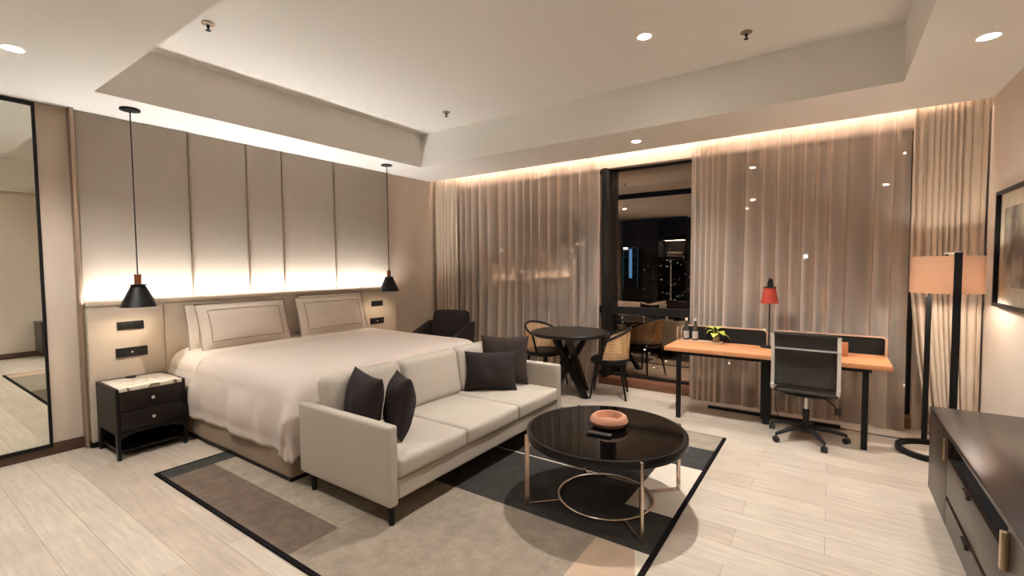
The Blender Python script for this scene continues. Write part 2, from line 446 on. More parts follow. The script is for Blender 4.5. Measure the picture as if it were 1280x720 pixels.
# ------------------------------------------------------------------ city beyond the window
M['cityground'] = city_mat('city_ground', (.004, .005, .008, 1), (1, .82, .6, 1), .12, .075, 35)
M['tower'] = city_mat('tower_windows', (.006, .007, .01, 1), (1, .85, .7, 1), .5, .10, 5)
M['blue'] = emis('blue_facade_light', (.2, .5, .9, 1), .35)
M['signwhite'] = emis('white_roof_sign', (.9, .95, 1, 1), 2)
M['towerdark'] = mat('tower_facade', (.006, .01, .016, 1), .7)
g = B('city_ground_lights', -2500, 900, 260, 2600, -62, -60, M['cityground']); props(g, 'dark city ground far below dotted with street lights', 'city lights', kind='stuff')
def tower(x, y, w, d, h, label, m=M['tower']):
    t = thing('distant_tower', label, 'building', (x, y, -60), group='towers of the night skyline')
    bm = bmesh.new(); box(bm, -w/2, w/2, -d/2, d/2, 0, h); link('facade', bm, m, t)
    bm = bmesh.new(); box(bm, -w*.3, w*.3, -d*.3, d*.3, h, h+5); link('roof_plant', bm, M['towerdark'], t)
    return t
tw = [(-178, 372, 30, 24, 74, 'low dark tower left of the blue-lit tower'), (-140, 410, 26, 26, 66, 'low dark block just right of the blue-lit tower'),
      (-300, 700, 44, 40, 84, 'broad dark tower seen behind the blue-lit tower'), (-170, 560, 40, 30, 62, 'wide low block under the reflected closet'),
      (-95, 360, 26, 20, 78, 'dark tower with scattered lights seen beside the sheer curtain'), (-620, 560, 50, 40, 92, 'tower glimmering through the left sheer curtain'),
      (-430, 420, 40, 30, 86, 'tower glimmering through the middle of the left sheer'), (30, 420, 36, 30, 84, 'tower glimmering through the right sheer curtain'),
      (-30, 520, 40, 30, 76, 'squat tower glimmering behind the desk lamp')]
for a in tw: tower(*a)
t = thing('lit_tower', 'slim night tower with blue light strip and white roof sign', 'building', (-119.6, 330, -60))
bm = bmesh.new(); box(bm, -5.5, 5.5, -6, 6, 0, 74); link('facade', bm, M['towerdark'], t)
bm = bmesh.new(); box(bm, -1, 1.2, -6.4, -6.1, 52, 73); link('light_strip', bm, M['blue'], t)
M['blue2'] = emis('blue_outline_light', (.1, .4, .7, 1), .07)
bm = bmesh.new()
for zz in (56, 62, 68, 74): box(bm, -5.5, 5.5, -6.3, -6.1, zz-.3, zz)
box(bm, -5.5, -5.1, -6.3, -6.1, 46, 74); box(bm, 5.1, 5.5, -6.3, -6.1, 46, 74)
link('outline_light', bm, M['blue2'], t)
bm = bmesh.new(); box(bm, -5, -2, -6.8, -6.1, 72.8, 74.2); link('roof_sign', bm, M['signwhite'], t)
for (x, y, z, lab) in ((-415, 500, 22, 'bright white sign glowing through the left sheer near the drape'), (-362, 500, 22, 'second white sign glowing through the left sheer'), (-255, 500, 20, 'white sign glowing through the right half of the left sheer'),
                  (-20, 500, 8, 'white sign glowing beside the desk lamp shade')):
    o = B('rooftop_sign', x-1.8, x+1.8, y-.5, y+.5, z-1.6, z+1.6, M['signwhite']); props(o, lab, 'sign', 'far rooftop signs')

# ------------------------------------------------------------------ lights
def spot(name, loc, power, parent, size=1.5, blend=.6, col=(1, .985, .96), tgt=None, rad=.03):
    l = bpy.data.lights.new(name, 'SPOT'); l.energy = power; l.color = col; l.spot_size = size; l.spot_blend = blend; l.shadow_soft_size = rad
    o = bpy.data.objects.new(name, l); C.objects.link(o); o.location = loc
    if tgt: o.rotation_euler = (Vector(tgt)-Vector(loc)).to_track_quat('-Z', 'Y').to_euler()
    if parent: o.parent = parent
    return o
def arealight(name, loc, sx, sy, power, rot, col=(1, .84, .72), parent=None, spread=PI):
    l = bpy.data.lights.new(name, 'AREA'); l.shape = 'RECTANGLE'; l.size = sx; l.size_y = sy; l.energy = power; l.color = col; l.spread = spread
    o = bpy.data.objects.new(name, l); C.objects.link(o); o.location = loc; o.rotation_euler = rot
    if parent: o.parent = parent
    return o

DL = [(-1.29, 3.79, ZT, 'coffer downlight shining above the coffee table', 122, 2.1), (-1.86, 5.2, ZC, 'downlight in front of the bare window', 28, 1.9),
      (.775, 4.12, ZC, 'downlight in the ceiling corner by the framed picture', 24, 1.9), (-4.3, .68, ZC, 'downlight at the ceiling edge near the wall mirror', 66, 2.25),
      (-1.29, 1.85, ZT, 'downlight in the tray ceiling nearest the camera', 26, 2.1),
      (.775, 1.2, ZC, 'downlight above the near end of the console', 20, 1.9), (-1.45, .5, ZC, 'downlight in the low ceiling just before the tray', 24, 2.0), (-1.8, -1.2, ZC, 'downlight in the low ceiling behind the camera', 28, 1.9)]
proto = None
def make_dl():
    t = thing('recessed_downlight', 'x', 'ceiling light', group='recessed ceiling downlights')
    LA('trim_ring', [(.045, .002), (.058, -.003), (.062, 0), (.045, .002)], M['white_plastic'], t, 32)
    LA('lens', [(.0001, -.0015), (.044, -.0015), (.045, .001), (.0001, .001)], M['lamp_on'], t, 32)
    return t
for k, (x, y, z, lab, pw, sz) in enumerate(DL):
    if proto is None: proto = make_dl(); t = proto
    else: t = copy_tree(proto)
    t.location = (x, y, z); t['label'] = lab
for k, (x, y, z, lab, pw, sz) in enumerate(DL):
    t = [o for o in C.objects if o.get('label') == lab][0]
    spot('downlight_lamp', (0, 0, -.012), pw, t, size=sz, blend=.75)

def sprinkler(x, y, lab, p=[None]):
    if p[0] is None:
        t = thing('ceiling_sprinkler', lab, 'sprinkler', (x, y, ZT), group='sprinklers on the tray ceiling')
        LA('escutcheon', [(.0001, 0), (.042, 0), (.045, -.006), (.03, -.014), (.0001, -.014)], M['bronze'], t, 28)
        LA('sprinkler_head', [(.0001, -.014), (.01, -.014), (.01, -.035), (.005, -.038), (.005, -.05), (.018, -.052), (.018, -.056), (.0001, -.056)], M['black'], t, 20)
        p[0] = t
    else:
        t = copy_tree(p[0]); t.location = (x, y, ZT); t['label'] = lab
k_ = (ZT-1.6)/1.6
sprinkler(-3.389*k_, 1.434*k_, 'dark ceiling sprinkler nearest the headboard pendant')
sprinkler(-3.326*k_, 3.643*k_, 'small dark ceiling sprinkler in the far tray corner')
sprinkler(-.519*k_, 3.625*k_, 'dark ceiling sprinkler right of the bright coffer downlight')
gr = thing('air_grille', 'dark linear air grille in the near side of the ceiling tray', 'vent', (-2.6, CY0, 3.22))
B('grille_frame', -2.15, 2.15, 0, .012, -.06, .06, M['frame_dark'], gr)
bm = bmesh.new()
for i in range(4): box(bm, -2.1, 2.1, .012, .02, -.045+.025*i, -.035+.025*i)
link('louvre', bm, M['black'], gr)

# LED in the curtain pocket
led = thing('pocket_light_strip', 'warm strip light hidden in the curtain pocket above the sheers', 'light', (-2.2, 5.665, 3.15))
B('light_strip', -3.2, 3.2, -.006, .006, 0, .008, M['led'], led)
arealight('pocket_lamp', (0, .0, -.006), 6.3, .02, 3.8, (0, 0, 0), (1, .79, .71), led)

# ------------------------------------------------------------------ wall mirror
mr = thing('wall_mirror', 'tall wall mirror with thin black frame left of the headboard', 'mirror', (XL, .5, .07))
y0, y1 = -.45, .475; z1 = 2.92
bm = bmesh.new(); box(bm, .002, .03, y0, y0+.02, 0, z1); box(bm, .002, .03, y1-.02, y1, 0, z1); box(bm, .002, .03, y0+.02, y1-.02, 0, .03); box(bm, .002, .03, y0+.02, y1-.02, z1-.03, z1)
link('frame', bm, M['black'], mr)
B('mirror_glass', .004, .018, y0+.02, y1-.02, .03, z1-.03, M['mirror'], mr)

# ------------------------------------------------------------------ headboard wall
HX = -5.42
hb = thing('headboard', 'tall padded taupe headboard wall with a lit ledge behind the bed', 'headboard', (XL, 2.95, 0))
def hbl(y): return y-2.95
hx = .036
LX = .155
ys = [1.205, 2.09, 2.665, 3.075, 3.79, 4.69]
for a, b in zip(ys, ys[1:]):
    SB('upper_panel', .001+(hx)/2, hbl((a+b)/2), (1.315+2.997)/2, hx-.003, b-a-.012, 1.682, .012, M['panel'], hb)
for yy in ys[1:-1]: B('metal_trim', .002, hx+.006, hbl(yy)-.0035, hbl(yy)+.0035, 1.315, 2.997, M['bronze'], hb)
B('end_trim', .002, .09, hbl(ys[0])-.03, hbl(ys[0])-.002, 0.0, 2.998, M['bronze'], hb, bev=.004)
B('end_trim', .002, hx+.01, hbl(ys[-1])+.0, hbl(ys[-1])+.008, 1.3, 2.998, M['bronze'], hb)
for a, b in ((1.205, 1.785), (1.785, 4.11), (4.11, 4.735)):
    SB('lower_panel', .07, hbl((a+b)/2), .665, .136, b-a-.004, 1.23, .012, M['lower_panel'], hb)
B('plinth', .002, .12, hbl(1.205), hbl(4.735), 0, .05, M['black'], hb)
B('ledge', .002, .142, hbl(1.2), hbl(4.74), 1.281, 1.292, M['bronze'], hb, bev=.002)
B('ledge_lip', .136, .15, hbl(1.2), hbl(4.74), 1.27, 1.306, M['lower_panel'], hb, bev=.003)
B('light_strip', .126, .138, hbl(1.22), hbl(4.7), 1.2925, 1.3, M['led'], hb)
arealight('ledge_lamp', (.131, 0, 1.302), .014, 3.45, 19, (PI, 0, 0), (1, .99, .97), hb)

def outlet(y, z, w, h, lab, kind):
    t = thing('wall_outlet', lab, 'outlet', (XL+.138, y, z), group='black outlet plates on the headboard')
    SB('cover_plate', .006, 0, 0, .012, w, h, .003, M['outlet'], t, n=3)
    if kind == 's':
        for k in (-1, 0, 1): B('rocker', .0125, .016, k*.055-.022, k*.055+.022, -h*.3, h*.3, M['outlet_in'], t, bev=.002)
    else:
        for k in (-1, 1):
            B('socket', .0125, .015, k*.06-.03, k*.06+.03, -h*.33, h*.33, M['outlet_in'], t, bev=.002)
        T('indicator', [(.012, 0, 0), (.016, 0, 0)], .008, M['chrome'], t, 12)
outlet(1.513, 1.075, .2, .075, 'upper black switch plate above the marble-topped nightstand', 's')
outlet(1.515, .825, .24, .088, 'lower black socket plate above the marble-topped nightstand', 'o')
outlet(4.365, 1.075, .2, .075, 'upper black switch plate right of the pillows', 's')
outlet(4.358, .825, .24, .088, 'lower black socket plate right of the pillows', 'o')

# ------------------------------------------------------------------ pendants
def pendant(loc, lab, zb):
    t = thing('pendant_lamp', lab, 'pendant lamp', loc, group='bedside pendant lamps')
    z = zb-ZC
    LA('ceiling_rose', [(.0001, 0), (.07, 0), (.075, -.004), (.075, -.016), (.02, -.02), (.0001, -.02)], M['black'], t, 36)
    T('cord', [(0, 0, -.018), (0, 0, z+.29)], .005, M['black'], t, 8)
    LA('neck', [(.0001, z+.29), (.024, z+.29), (.026, z+.285), (.026, z+.2), (.0001, z+.2)], M['copper'], t, 28)
    LA('collar_disc', [(.0001, z+.2), (.072, z+.2), (.074, z+.197), (.072, z+.194), (.0001, z+.194)], M['black'], t, 36)
    LA('lamp_shade', [(.0001, z+.194), (.052, z+.192), (.138, z+.004), (.14, z), (.137, z+.002), (.05, z+.185), (.0001, z+.188)], M['black'], t, 44)
    LA('bulb', [(.0001, z+.03), (.02, z+.036), (.03, z+.06), (.02, z+.1), (.012, z+.185)], M['bulb'], t, 20)
    spot('pendant_spot', (0, 0, z+.02), 2.9, t, size=2.5, blend=.5, col=(1, .84, .64), rad=.03)
    return t
pendant((-5.09, 1.5, ZC), 'black cone pendant lamp hanging over the left nightstand', 1.262)
pendant((-5.06, 4.32, ZC), 'black cone pendant lamp hanging right of the bed', 1.262)

# ------------------------------------------------------------------ nightstands
def nightstand(loc, lab):
    t = thing('nightstand', lab, 'nightstand', loc)
    W, D, H = .50, .52, .6      # local: +x out of the wall, y sideways, origin at back centre
    for s in (-1, 1):
        # side panel with foot legs and an arched lower edge
        bm = bmesh.new(); pr = [(0, 0), (.045, 0), (.06, .2), (.08, .21), (D-.08, .21), (D-.06, .2), (D-.045, 0), (D, 0), (D, H), (0, H)]
        ya, yb = (s*W/2, s*W/2-s*.022)
        A = [bm.verts.new((p[0], ya, p[1])) for p in pr]; Bv = [bm.verts.new((p[0], yb, p[1])) for p in pr]
        bm.faces.new(A); bm.faces.new(list(reversed(Bv)))
        for i in range(len(pr)): bm.faces.new((A[i], A[(i+1) % len(pr)], Bv[(i+1) % len(pr)], Bv[i]))
        link('side_panel', bm, M['espresso'], t)
    B('back_panel', 0, .015, -W/2+.022, W/2-.022, .0, H, M['espresso'], t)
    B('carcass', .015, D-.02, -W/2+.022, W/2-.022, .225, H-.03, M['espresso'], t)
    # arched apron
    bm = bmesh.new(); n = 16; top, bot = [], []
    for i in range(n+1):
        yy = -W/2+.022+(W-.044)*i/n; a = 1-((i/n-.5)*2)**4
        top.append((yy, .235)); bot.append((yy, .17+.04*a))
    for xx in (D-.02, D-.002): pass
    Ft = [bm.verts.new((D-.004, p[0], p[1])) for p in top]; Fb = [bm.verts.new((D-.004, p[0], p[1])) for p in bot]
    Gt = [bm.verts.new((D-.024, p[0], p[1])) for p in top]; Gb = [bm.verts.new((D-.024, p[0], p[1])) for p in bot]
    for i in range(n):
        bm.faces.new((Ft[i], Ft[i+1], Fb[i+1], Fb[i])); bm.faces.new((Gt[i], Gt[i+1], Gb[i+1], Gb[i]))
        bm.faces.new((Fb[i], Fb[i+1], Gb[i+1], Gb[i])); bm.faces.new((Ft[i], Ft[i+1], Gt[i+1], Gt[i]))
    link('apron', bm, M['espresso'], t)
    B('lower_shelf', .015, D-.05, -W/2+.022, W/2-.022, .05, .07, M['espresso'], t)
    for k, (a, b) in enumerate(((.408, .567), (.242, .402))):
        d = B('drawer', D-.02, D+.002, -W/2+.026, W/2-.026, a, b, M['espresso_red'], t, bev=.003)
        bm = bmesh.new(); lathe(bm, [(.0001, 0), (.007, 0), (.006, .014), (.013, .018), (.013, .024), (.0001, .026)], 18)
        bmesh.ops.transform(bm, matrix=Matrix.Translation((D+.002, 0, (a+b)/2)) @ Matrix.Rotation(PI/2, 4, 'Y'), verts=bm.verts)
        kn = link('knob', bm, M['chrome'], d, smooth=True); kn['label'] = 'small round chrome knob'
    bm = bmesh.new(); z0 = H-.03
    box(bm, 0, .05, -W/2+.022, W/2-.022, z0, H)
    link('top_rail', bm, M['espresso'], t)
    ms = B('marble_top', .052, D-.0, -W/2+.023, W/2-.023, z0+.001, H+.004, M['marble'], t, bev=.004); ms['label'] = 'white veined marble top'
    return t
ns = nightstand((XL+.14+.02, 1.49, 0), 'espresso wood nightstand with marble top left of the bed')
nightstand((XL+.14+.02, 4.46, 0), 'espresso nightstand mostly hidden beyond the right side of the bed')
rc = LA('ring_tray', [(.0001, .605), (.04, .605), (.043, .612), (.04, .614), (.036, .609), (.0001, .609)], M['espresso'], None, 24, cx=-5.28, cy=1.47)
props(rc, 'small dark round dish at the back of the marble nightstand top', 'dish')

# ------------------------------------------------------------------ bed
bed = thing('bed', 'king-size bed with white bedding and brown leather base', 'bed', (0, 0, .0135))
BX0, BX1, BY0, BY1 = -5.375, -3.245, 1.81, 4.09
bm = bmesh.new()
r0 = Matrix.Translation(((BX0+BX1)/2, (BY0+BY1)/2, .2))
softbox(bm, BX1-BX0, BY1-BY0, .35, .03, n=6); bmesh.ops.transform(bm, matrix=r0, verts=bm.verts)
link('bed_base', bm, M['bed_base'], bed, smooth=True)
B('plinth', BX0+.02, BX1-.012, BY0+.012, BY1-.012, 0, .03, M['black'], bed)
SB('mattress', (BX0+BX1)/2, (BY0+BY1)/2, .53, BX1-BX0-.05, BY1-BY0-.06, .31, .13, M['white_linen'], bed)

def drape(name, x0, x1, y0, y1, ztop, hem, rc, foot, m, seed, crown=.02, headroll=0, thick=0, nx=110, ny=130, fold=1.0, headless=True):
    """cloth laid over the rectangle [x0,x1]x[y0,y1], hanging over the y sides (and the x1 side when foot)"""
    rnd = random.Random(seed); P = [rnd.uniform(0, 6.28) for _ in range(10)]
    bm = bmesh.new(); V = {}
    hx = foot
    tot = hem
    for i in range(nx+1):
        fx = x0+(x1+hx-x0)*i/nx
        for j in range(ny+1):
            fy = (y0-tot)+(y1-y0+2*tot)*j/ny
            qx = min(fx, x1-rc) if foot > 0 else fx; qy = max(y0+rc, min(y1-rc, fy))
            dx, dy = fx-qx, fy-qy; d = math.hypot(dx, dy)
            if d > 1e-6 and foot > 0:
                cx_, cy_ = abs(dx)/d, abs(dy)/d
                dm = min((hx+rc)/cx_ if cx_ > 1e-6 else 1e9, (tot+rc)/cy_ if cy_ > 1e-6 else 1e9)
                L_ = (tot+rc)*cy_**2+(hx+rc)*cx_**2+.07*(2*cx_*cy_)**2
                d = d*L_/dm
            nxn, nyn = (dx/math.hypot(dx, dy), dy/math.hypot(dx, dy)) if d > 1e-6 else (0, 0)
            if d <= 1e-6: px, py, pz = fx, fy, ztop
            else:
                arc = rc*PI/2
                if d < arc:
                    a = d/rc; off = rc*math.sin(a); pz = ztop-rc*(1-math.cos(a))
                    wv = 0
                else:
                    down = d-arc; off = rc; pz = ztop-rc-down
                    s = fx if abs(nyn) > .7 else fy
                    ang = math.atan2(nyn, nxn)
                    wv = min(1, down/.12)*fold*(.010*math.sin(7*s+P[0])+.007*math.sin(15*s+P[1]+2*down)+.004*math.sin(27*s+P[2]))
                    corner = abs(nxn*nyn)*2
                    wv += corner*fold*.014*math.sin(ang*6+P[3])*min(1, down/.1)
                    off += .006+wv+.02*min(1, down/.25)*fold+.018*math.sin(min(1, down/.3)*PI)
                off *= 1+.3*(2*nxn*nyn)**2*min(1, (d/rc)**2*.5)
                px, py = qx+nxn*off, qy+nyn*off
            # crown and soft undulation of the top
            uu = (fx-x0)/(x1-x0); vv = (fy-y0)/(y1-y0)*2-1
            if abs(vv) < 1 and 0 <= uu < 1:
                w = (1-vv**4)
                pz += w*(crown*(1-abs(uu*2-1)**3)+.005*math.sin(4*fx+P[4])*math.sin(3*fy+P[5])+.0025*math.sin(11*fx+P[6]+2*fy))
            if headroll:
                e = fx-x0 if foot > 0 else x1-fx
                if e < headroll:
                    k = e/headroll; lift = -thick*(1-math.sqrt(max(0, 1-(1-k)**2)))
                    pz += lift if d < rc*.8 else lift*.3
                    if d >= rc*.8: px += 0; py -= nyn*lift*-1*.0+nyn*thick*.8*(1-math.sqrt(max(0, 1-(1-k)**2)))
            V[i, j] = bm.verts.new((px, py, pz))
    for i in range(nx):
        for j in range(ny): bm.faces.new((V[i, j], V[i+1, j], V[i+1, j+1], V[i, j+1]))
    o = link(name, bm, m, bed, smooth=True, angle=PI)
    sm = o.modifiers.new('thickness', 'SOLIDIFY'); sm.thickness = .012; sm.offset = -1
    return o
drape('duvet', -5.20, -3.225, BY0+.005, BY1+.015, .762, .475, .17, .42, M['duvet'], 5, crown=.03, fold=1.1)
drape('turned_down_sheet', -5.37, -4.80, BY0-.008, BY1+.022, .782, .475, .18, 0, M['white_linen'], 3, crown=.0, headroll=.06, thick=.02, fold=.35)

def bedpillow(cy, x, w, h, t, lean, yawd, lab, name='bed_pillow', seed=0, z=.785):
    p = thing(name, lab, 'pillow', (x, cy, z), 0, group='bed pillows')
    bm = pillow_bm(w, h, t, pinch=.02, n=30, flange=.13, seed=seed)
    rot = Matrix.Rotation(yawd, 4, 'Z') @ Matrix.Rotation(PI/2, 4, 'Z') @ Matrix.Rotation(lean, 4, 'X')
    bmesh.ops.transform(bm, matrix=rot, verts=bm.verts)
    link('pillowcase', bm, M['white_linen'], p, smooth=True, angle=PI)
    # piping line round the flange and an inset line on the front
    for k, (a, b, rr) in enumerate(((.995, .995, .0018), (.80, .68, .0026))):
        pts = []
        for e in range(4):
            for q in range(12):
                s = -1+2*q/12
                uu, vv = [(s, -1), (1, s), (-s, 1), (-1, -s)][e]
                uu *= a; vv *= b
                U = max(-1, min(1, uu/.87)); V = max(-1, min(1, vv/.87))
                prof = max(0, 1-abs(U)**2.6)**.55*max(0, 1-abs(V)**2.6)**.55
                pts.append(rot @ Vector((w/2*uu*(1-.02*(1-vv*vv)), -(t/2*prof*1.04)-.006, h/2*vv*(1-.02*(1-uu*uu))+h/2)))
        st = T('piping', pts, rr, M['stitch'], p, 6, closed=True); st['label'] = 'thin brown piping line'
    return p
bedpillow(2.38, -5.225, .92, .47, .15, -.20, .02, 'back left bed pillow against the headboard', seed=1, z=.775)
bedpillow(3.58, -5.225, .92, .49, .15, -.20, -.02, 'back right bed pillow peeking above the front one', seed=2, z=.775)
bedpillow(2.43, -5.05, .93, .475, .17, -.30, .03, 'front left white bed pillow with brown piping lines', seed=3)
bedpillow(3.47, -5.05, .93, .475, .17, -.30, -.03, 'front right white bed pillow with brown piping lines', seed=4)

# ------------------------------------------------------------------ rug
X0, X1, Y0, Y1 = -4.295, -.76, 1.31, 4.53; b_ = .028
xs = [X0, X0+b_, -4.10, -2.441, -1.10, -.872, X1-b_, X1]
yy = [Y0, Y0+b_, 1.655, 2.445, 2.895, 3.205, 3.22, 3.70, 4.145, Y1-b_*.4, Y1]
def rugidx(x, y):
    if x < X0+b_ or x > X1-b_ or y < Y0+b_ or y > Y1-b_*.4: return 0
    if x < -4.10: return 1
    if x < -2.441: return 2 if y < 1.655 else (3 if y < 4.145 else 1)
    if y < 2.445: return 4 if x < -1.10 else 5
    if x < -1.10:
        if 3.205 < y < 3.22: return 6
        return 7 if y < 4.145 else 3
    if y < 2.895: return 7
    if y < 3.70: return 6
    if y < 4.145: return 1
    return 3
bm = bmesh.new(); gv = {(i, j): bm.verts.new((x, y, .012)) for i, x in enumerate(xs) for j, y in enumerate(yy)}
for i in range(len(xs)-1):
    for j in range(len(yy)-1):
        fc = bm.faces.new((gv[i, j], gv[i+1, j], gv[i+1, j+1], gv[i, j+1])); fc.material_index = rugidx((xs[i]+xs[i+1])/2, (yy[j]+yy[j+1])/2)
for a, b, c, d in ((X0, X1, Y0, Y0), (X0, X1, Y1, Y1), (X0, X0, Y0, Y1), (X1, X1, Y0, Y1)):
    p, q = (a, c), (b, d)
    bm.faces.new([bm.verts.new(v) for v in ((p[0], p[1], .0), (q[0], q[1], .0), (q[0], q[1], .012), (p[0], p[1], .012))])
# cream wedge by the near right corner
wv = [bm.verts.new(v) for v in ((-.872, 2.443, .0125), (X1-b_, 2.22, .0125), (X1-b_, 2.443, .0125))]
ff = bm.faces.new(wv); ff.material_index = 6
me = bpy.data.meshes.new('area_rug'); bm.to_mesh(me); bm.free()
for m in RUG: me.materials.append(m)
rug = bpy.data.objects.new('area_rug', me); C.objects.link(rug)
props(rug, 'large geometric patchwork rug in slate, taupe and cream with black border', 'rug')

# ------------------------------------------------------------------ sofa
sf = thing('sofa', 'pale grey three-seat sofa with slim arms at the foot of the bed', 'sofa', (0, 0, 0))
SX0, SX1, SY0, SY1 = -3.10, -2.14, 1.80, 3.935; at = .075
for s in (0, 1):
    ya = SY0 if s == 0 else SY1-at
    def fn(w, u):
        return w
    SB('armrest', (SX0+SX1)/2, ya+at/2, .395, SX1-SX0, at, .50, .022, M['sofa'], sf)
SB('base_frame', (SX0+SX1)/2, (SY0+SY1)/2, .235, SX1-SX0-.02, SY1-SY0-2*at, .125, .015, M['sofa'], sf)
SB('back_frame', SX0+.06, (SY0+SY1)/2, .47, .11, SY1-SY0-2*at, .36, .025, M['sofa'], sf)
sp = [SY0+at, 2.52, 3.19, SY1-at]
for a, b in zip(sp, sp[1:]):
    SB('seat_cushion', (SX0+.11+SX1)/2+.005, (a+b)/2, .362, SX1-SX0-.11, b-a-.003, .13, .03, M['sofa'], sf, puff=(.006, 0, .012))
sb = [SY0+at-.005, 2.56, 3.25, SY1-at+.005]
for a, b in zip(sb, sb[1:]):
    def fn(w, u): return w
    SB('back_cushion', -2.905, (a+b)/2, .618, .15, b-a-.003, .42, .055, M['sofa'], sf, puff=(.018, 0, .006), rot=Matrix.Rotation(-.17, 4, 'Y'))
for (x, y) in ((-2.2, 1.86), (-3.02, 1.86), (-2.2, 3.87), (-3.02, 3.87)):
    bm = bmesh.new(); lathe(bm, [(.0001, .0125), (.018, .0125), (.024, .17), (.0001, .17)], 20, x, y)
    link('leg', bm, M['black'], sf, smooth=True)

def throw(loc, w, h, t, yawd, lean, lab, m, seed, rollb=0):
    bm = pillow_bm(w, h, t, pinch=.09, seed=seed)
    rot = Matrix.Rotation(yawd, 4, 'Z') @ Matrix.Rotation(lean, 4, 'X') @ Matrix.Translation((0, 0, h/2)) @ Matrix.Rotation(rollb, 4, 'Y') @ Matrix.Translation((0, 0, -h/2))
    bmesh.ops.transform(bm, matrix=rot, verts=bm.verts)
    o = link('throw_cushion', bm, m, None, smooth=True, angle=math.radians(70)); o.location = loc
    return props(o, lab, 'cushion', 'dark cushions on the sofa')
throw((-2.67, 1.99, .432), .43, .44, .20, -.22, -.16, 'dark brown cushion leaning at the sofa\'s near arm, left of its pair', M['velvet'], 11, .05)
throw((-2.49, 2.15, .432), .41, .42, .19, -.52, -.16, 'dark brown cushion of the near pair, further right', M['velvet'], 12, -.05)
throw((-2.60, 3.40, .435), .50, .37, .16, .60, -.25, 'oblong dark brown cushion at the front of the far pair', M['velvet'], 13)
throw((-2.63, 3.66, .435), .48, .48, .15, .50, -.18, 'square taupe cushion behind the oblong one at far arm', M['velvet2'], 14)

# ------------------------------------------------------------------ coffee table
ct = thing('coffee_table', 'round coffee table with black glass top and rose gold legs', 'coffee table', (-1.245, 2.905, .0125))
zt = .4755
LA('tabletop', [(.0001, zt-.004), (.505, zt-.004), (.512, zt), (.53, zt), (.533, zt-.004), (.533, zt-.05), (.53, zt-.053), (.0001, zt-.053)], M['tabledark'], ct, 96)
LA('glass_inset', [(.0001, zt+.001), (.5, zt+.001), (.51, zt+.0005), (.51, zt-.0035), (.0001, zt-.0035)], M['glasstop'], ct, 96)
rr = .545
for k in range(4):
    a = PI/4+k*PI/2; c, s = math.cos(a), math.sin(a)
    rot = Matrix.Rotation(a, 4, 'Z')
    bm = bmesh.new(); box(bm, rr-.012, rr+.012, -.009, .009, 0, zt-.002, bev=.002, rot=rot); box(bm, .50, rr, -.009, .009, zt-.075, zt-.053, rot=rot)
    lg = link('leg', bm, M['gold'], ct, smooth=True)
    bm = bmesh.new(); box(bm, .31, rr-.012, -.006, .006, .004, .016, rot=rot); link('brace', bm, M['gold'], ct)
ring = [(.315*math.cos(2*PI*i/72), .315*math.sin(2*PI*i/72), .014) for i in range(72)]
T('base_ring', ring, .0095, M['gold'], ct, 10, closed=True)

bw = LA('wooden_bowl', [(.0001, 0), (.05, 0), (.085, .012), (.1, .036), (.093, .058), (.078, .07), (.07, .066), (.064, .05), (.055, .03), (.0001, .024)], M['terracotta'], None, 56)
bw.scale = (1.3, 1.3, 1.15); bw.location = (-1.245, 2.97, zt+.0140); props(bw, 'round carved terracotta-brown wooden bowl on the coffee table', 'bowl')
rem = thing('remote_control', 'small black remote control beside the bowl', 'remote', (-1.225, 2.765, zt+.014), math.radians(6))
SB('remote_body', 0, 0, .009, .165, .042, .018, .006, M['remote'], rem, n=4)
bm = bmesh.new()
for i in range(7):
    for j in range(3): box(bm, -.065+i*.02, -.055+i*.02, -.013+j*.01, -.006+j*.01, .018, .0198)
bt = link('button_pad', bm, M['outlet_in'], rem)

# ------------------------------------------------------------------ round dining table
dt = thing('dining_table', 'round dark wood dining table with crossed legs by the window', 'table', (-2.66, 5.11, 0))
LA('tabletop', [(.0001, .74), (.45, .74), (.473, .745), (.48, .752), (.48, .778), (.474, .783), (.0001, .783)], M['tabledark'], dt, 80)
for k in range(4):
    a = .35+k*PI/2; b = a+2.45
    p = Vector((.21*math.cos(a), .21*math.sin(a), .741)); q = Vector((.27*math.cos(b), .27*math.sin(b), .0))
    bm = bmesh.new()
    # straight square beam with level ends
    hw = .034
    for f_ in (0,):
        tv = [bm.verts.new(p+Vector((dx*hw, dy*hw, 0))) for dx, dy in ((-1, -1), (1, -1), (1, 1), (-1, 1))]
        bv = [bm.verts.new(q+Vector((dx*hw, dy*hw, 0))) for dx, dy in ((-1, -1), (1, -1), (1, 1), (-1, 1))]
        bm.faces.new(tv); bm.faces.new(list(reversed(bv)))
        for i in range(4): bm.faces.new((bv[i], bv[(i+1) % 4], tv[(i+1) % 4], tv[i]))
    link('leg', bm, M['tabledark'], dt)

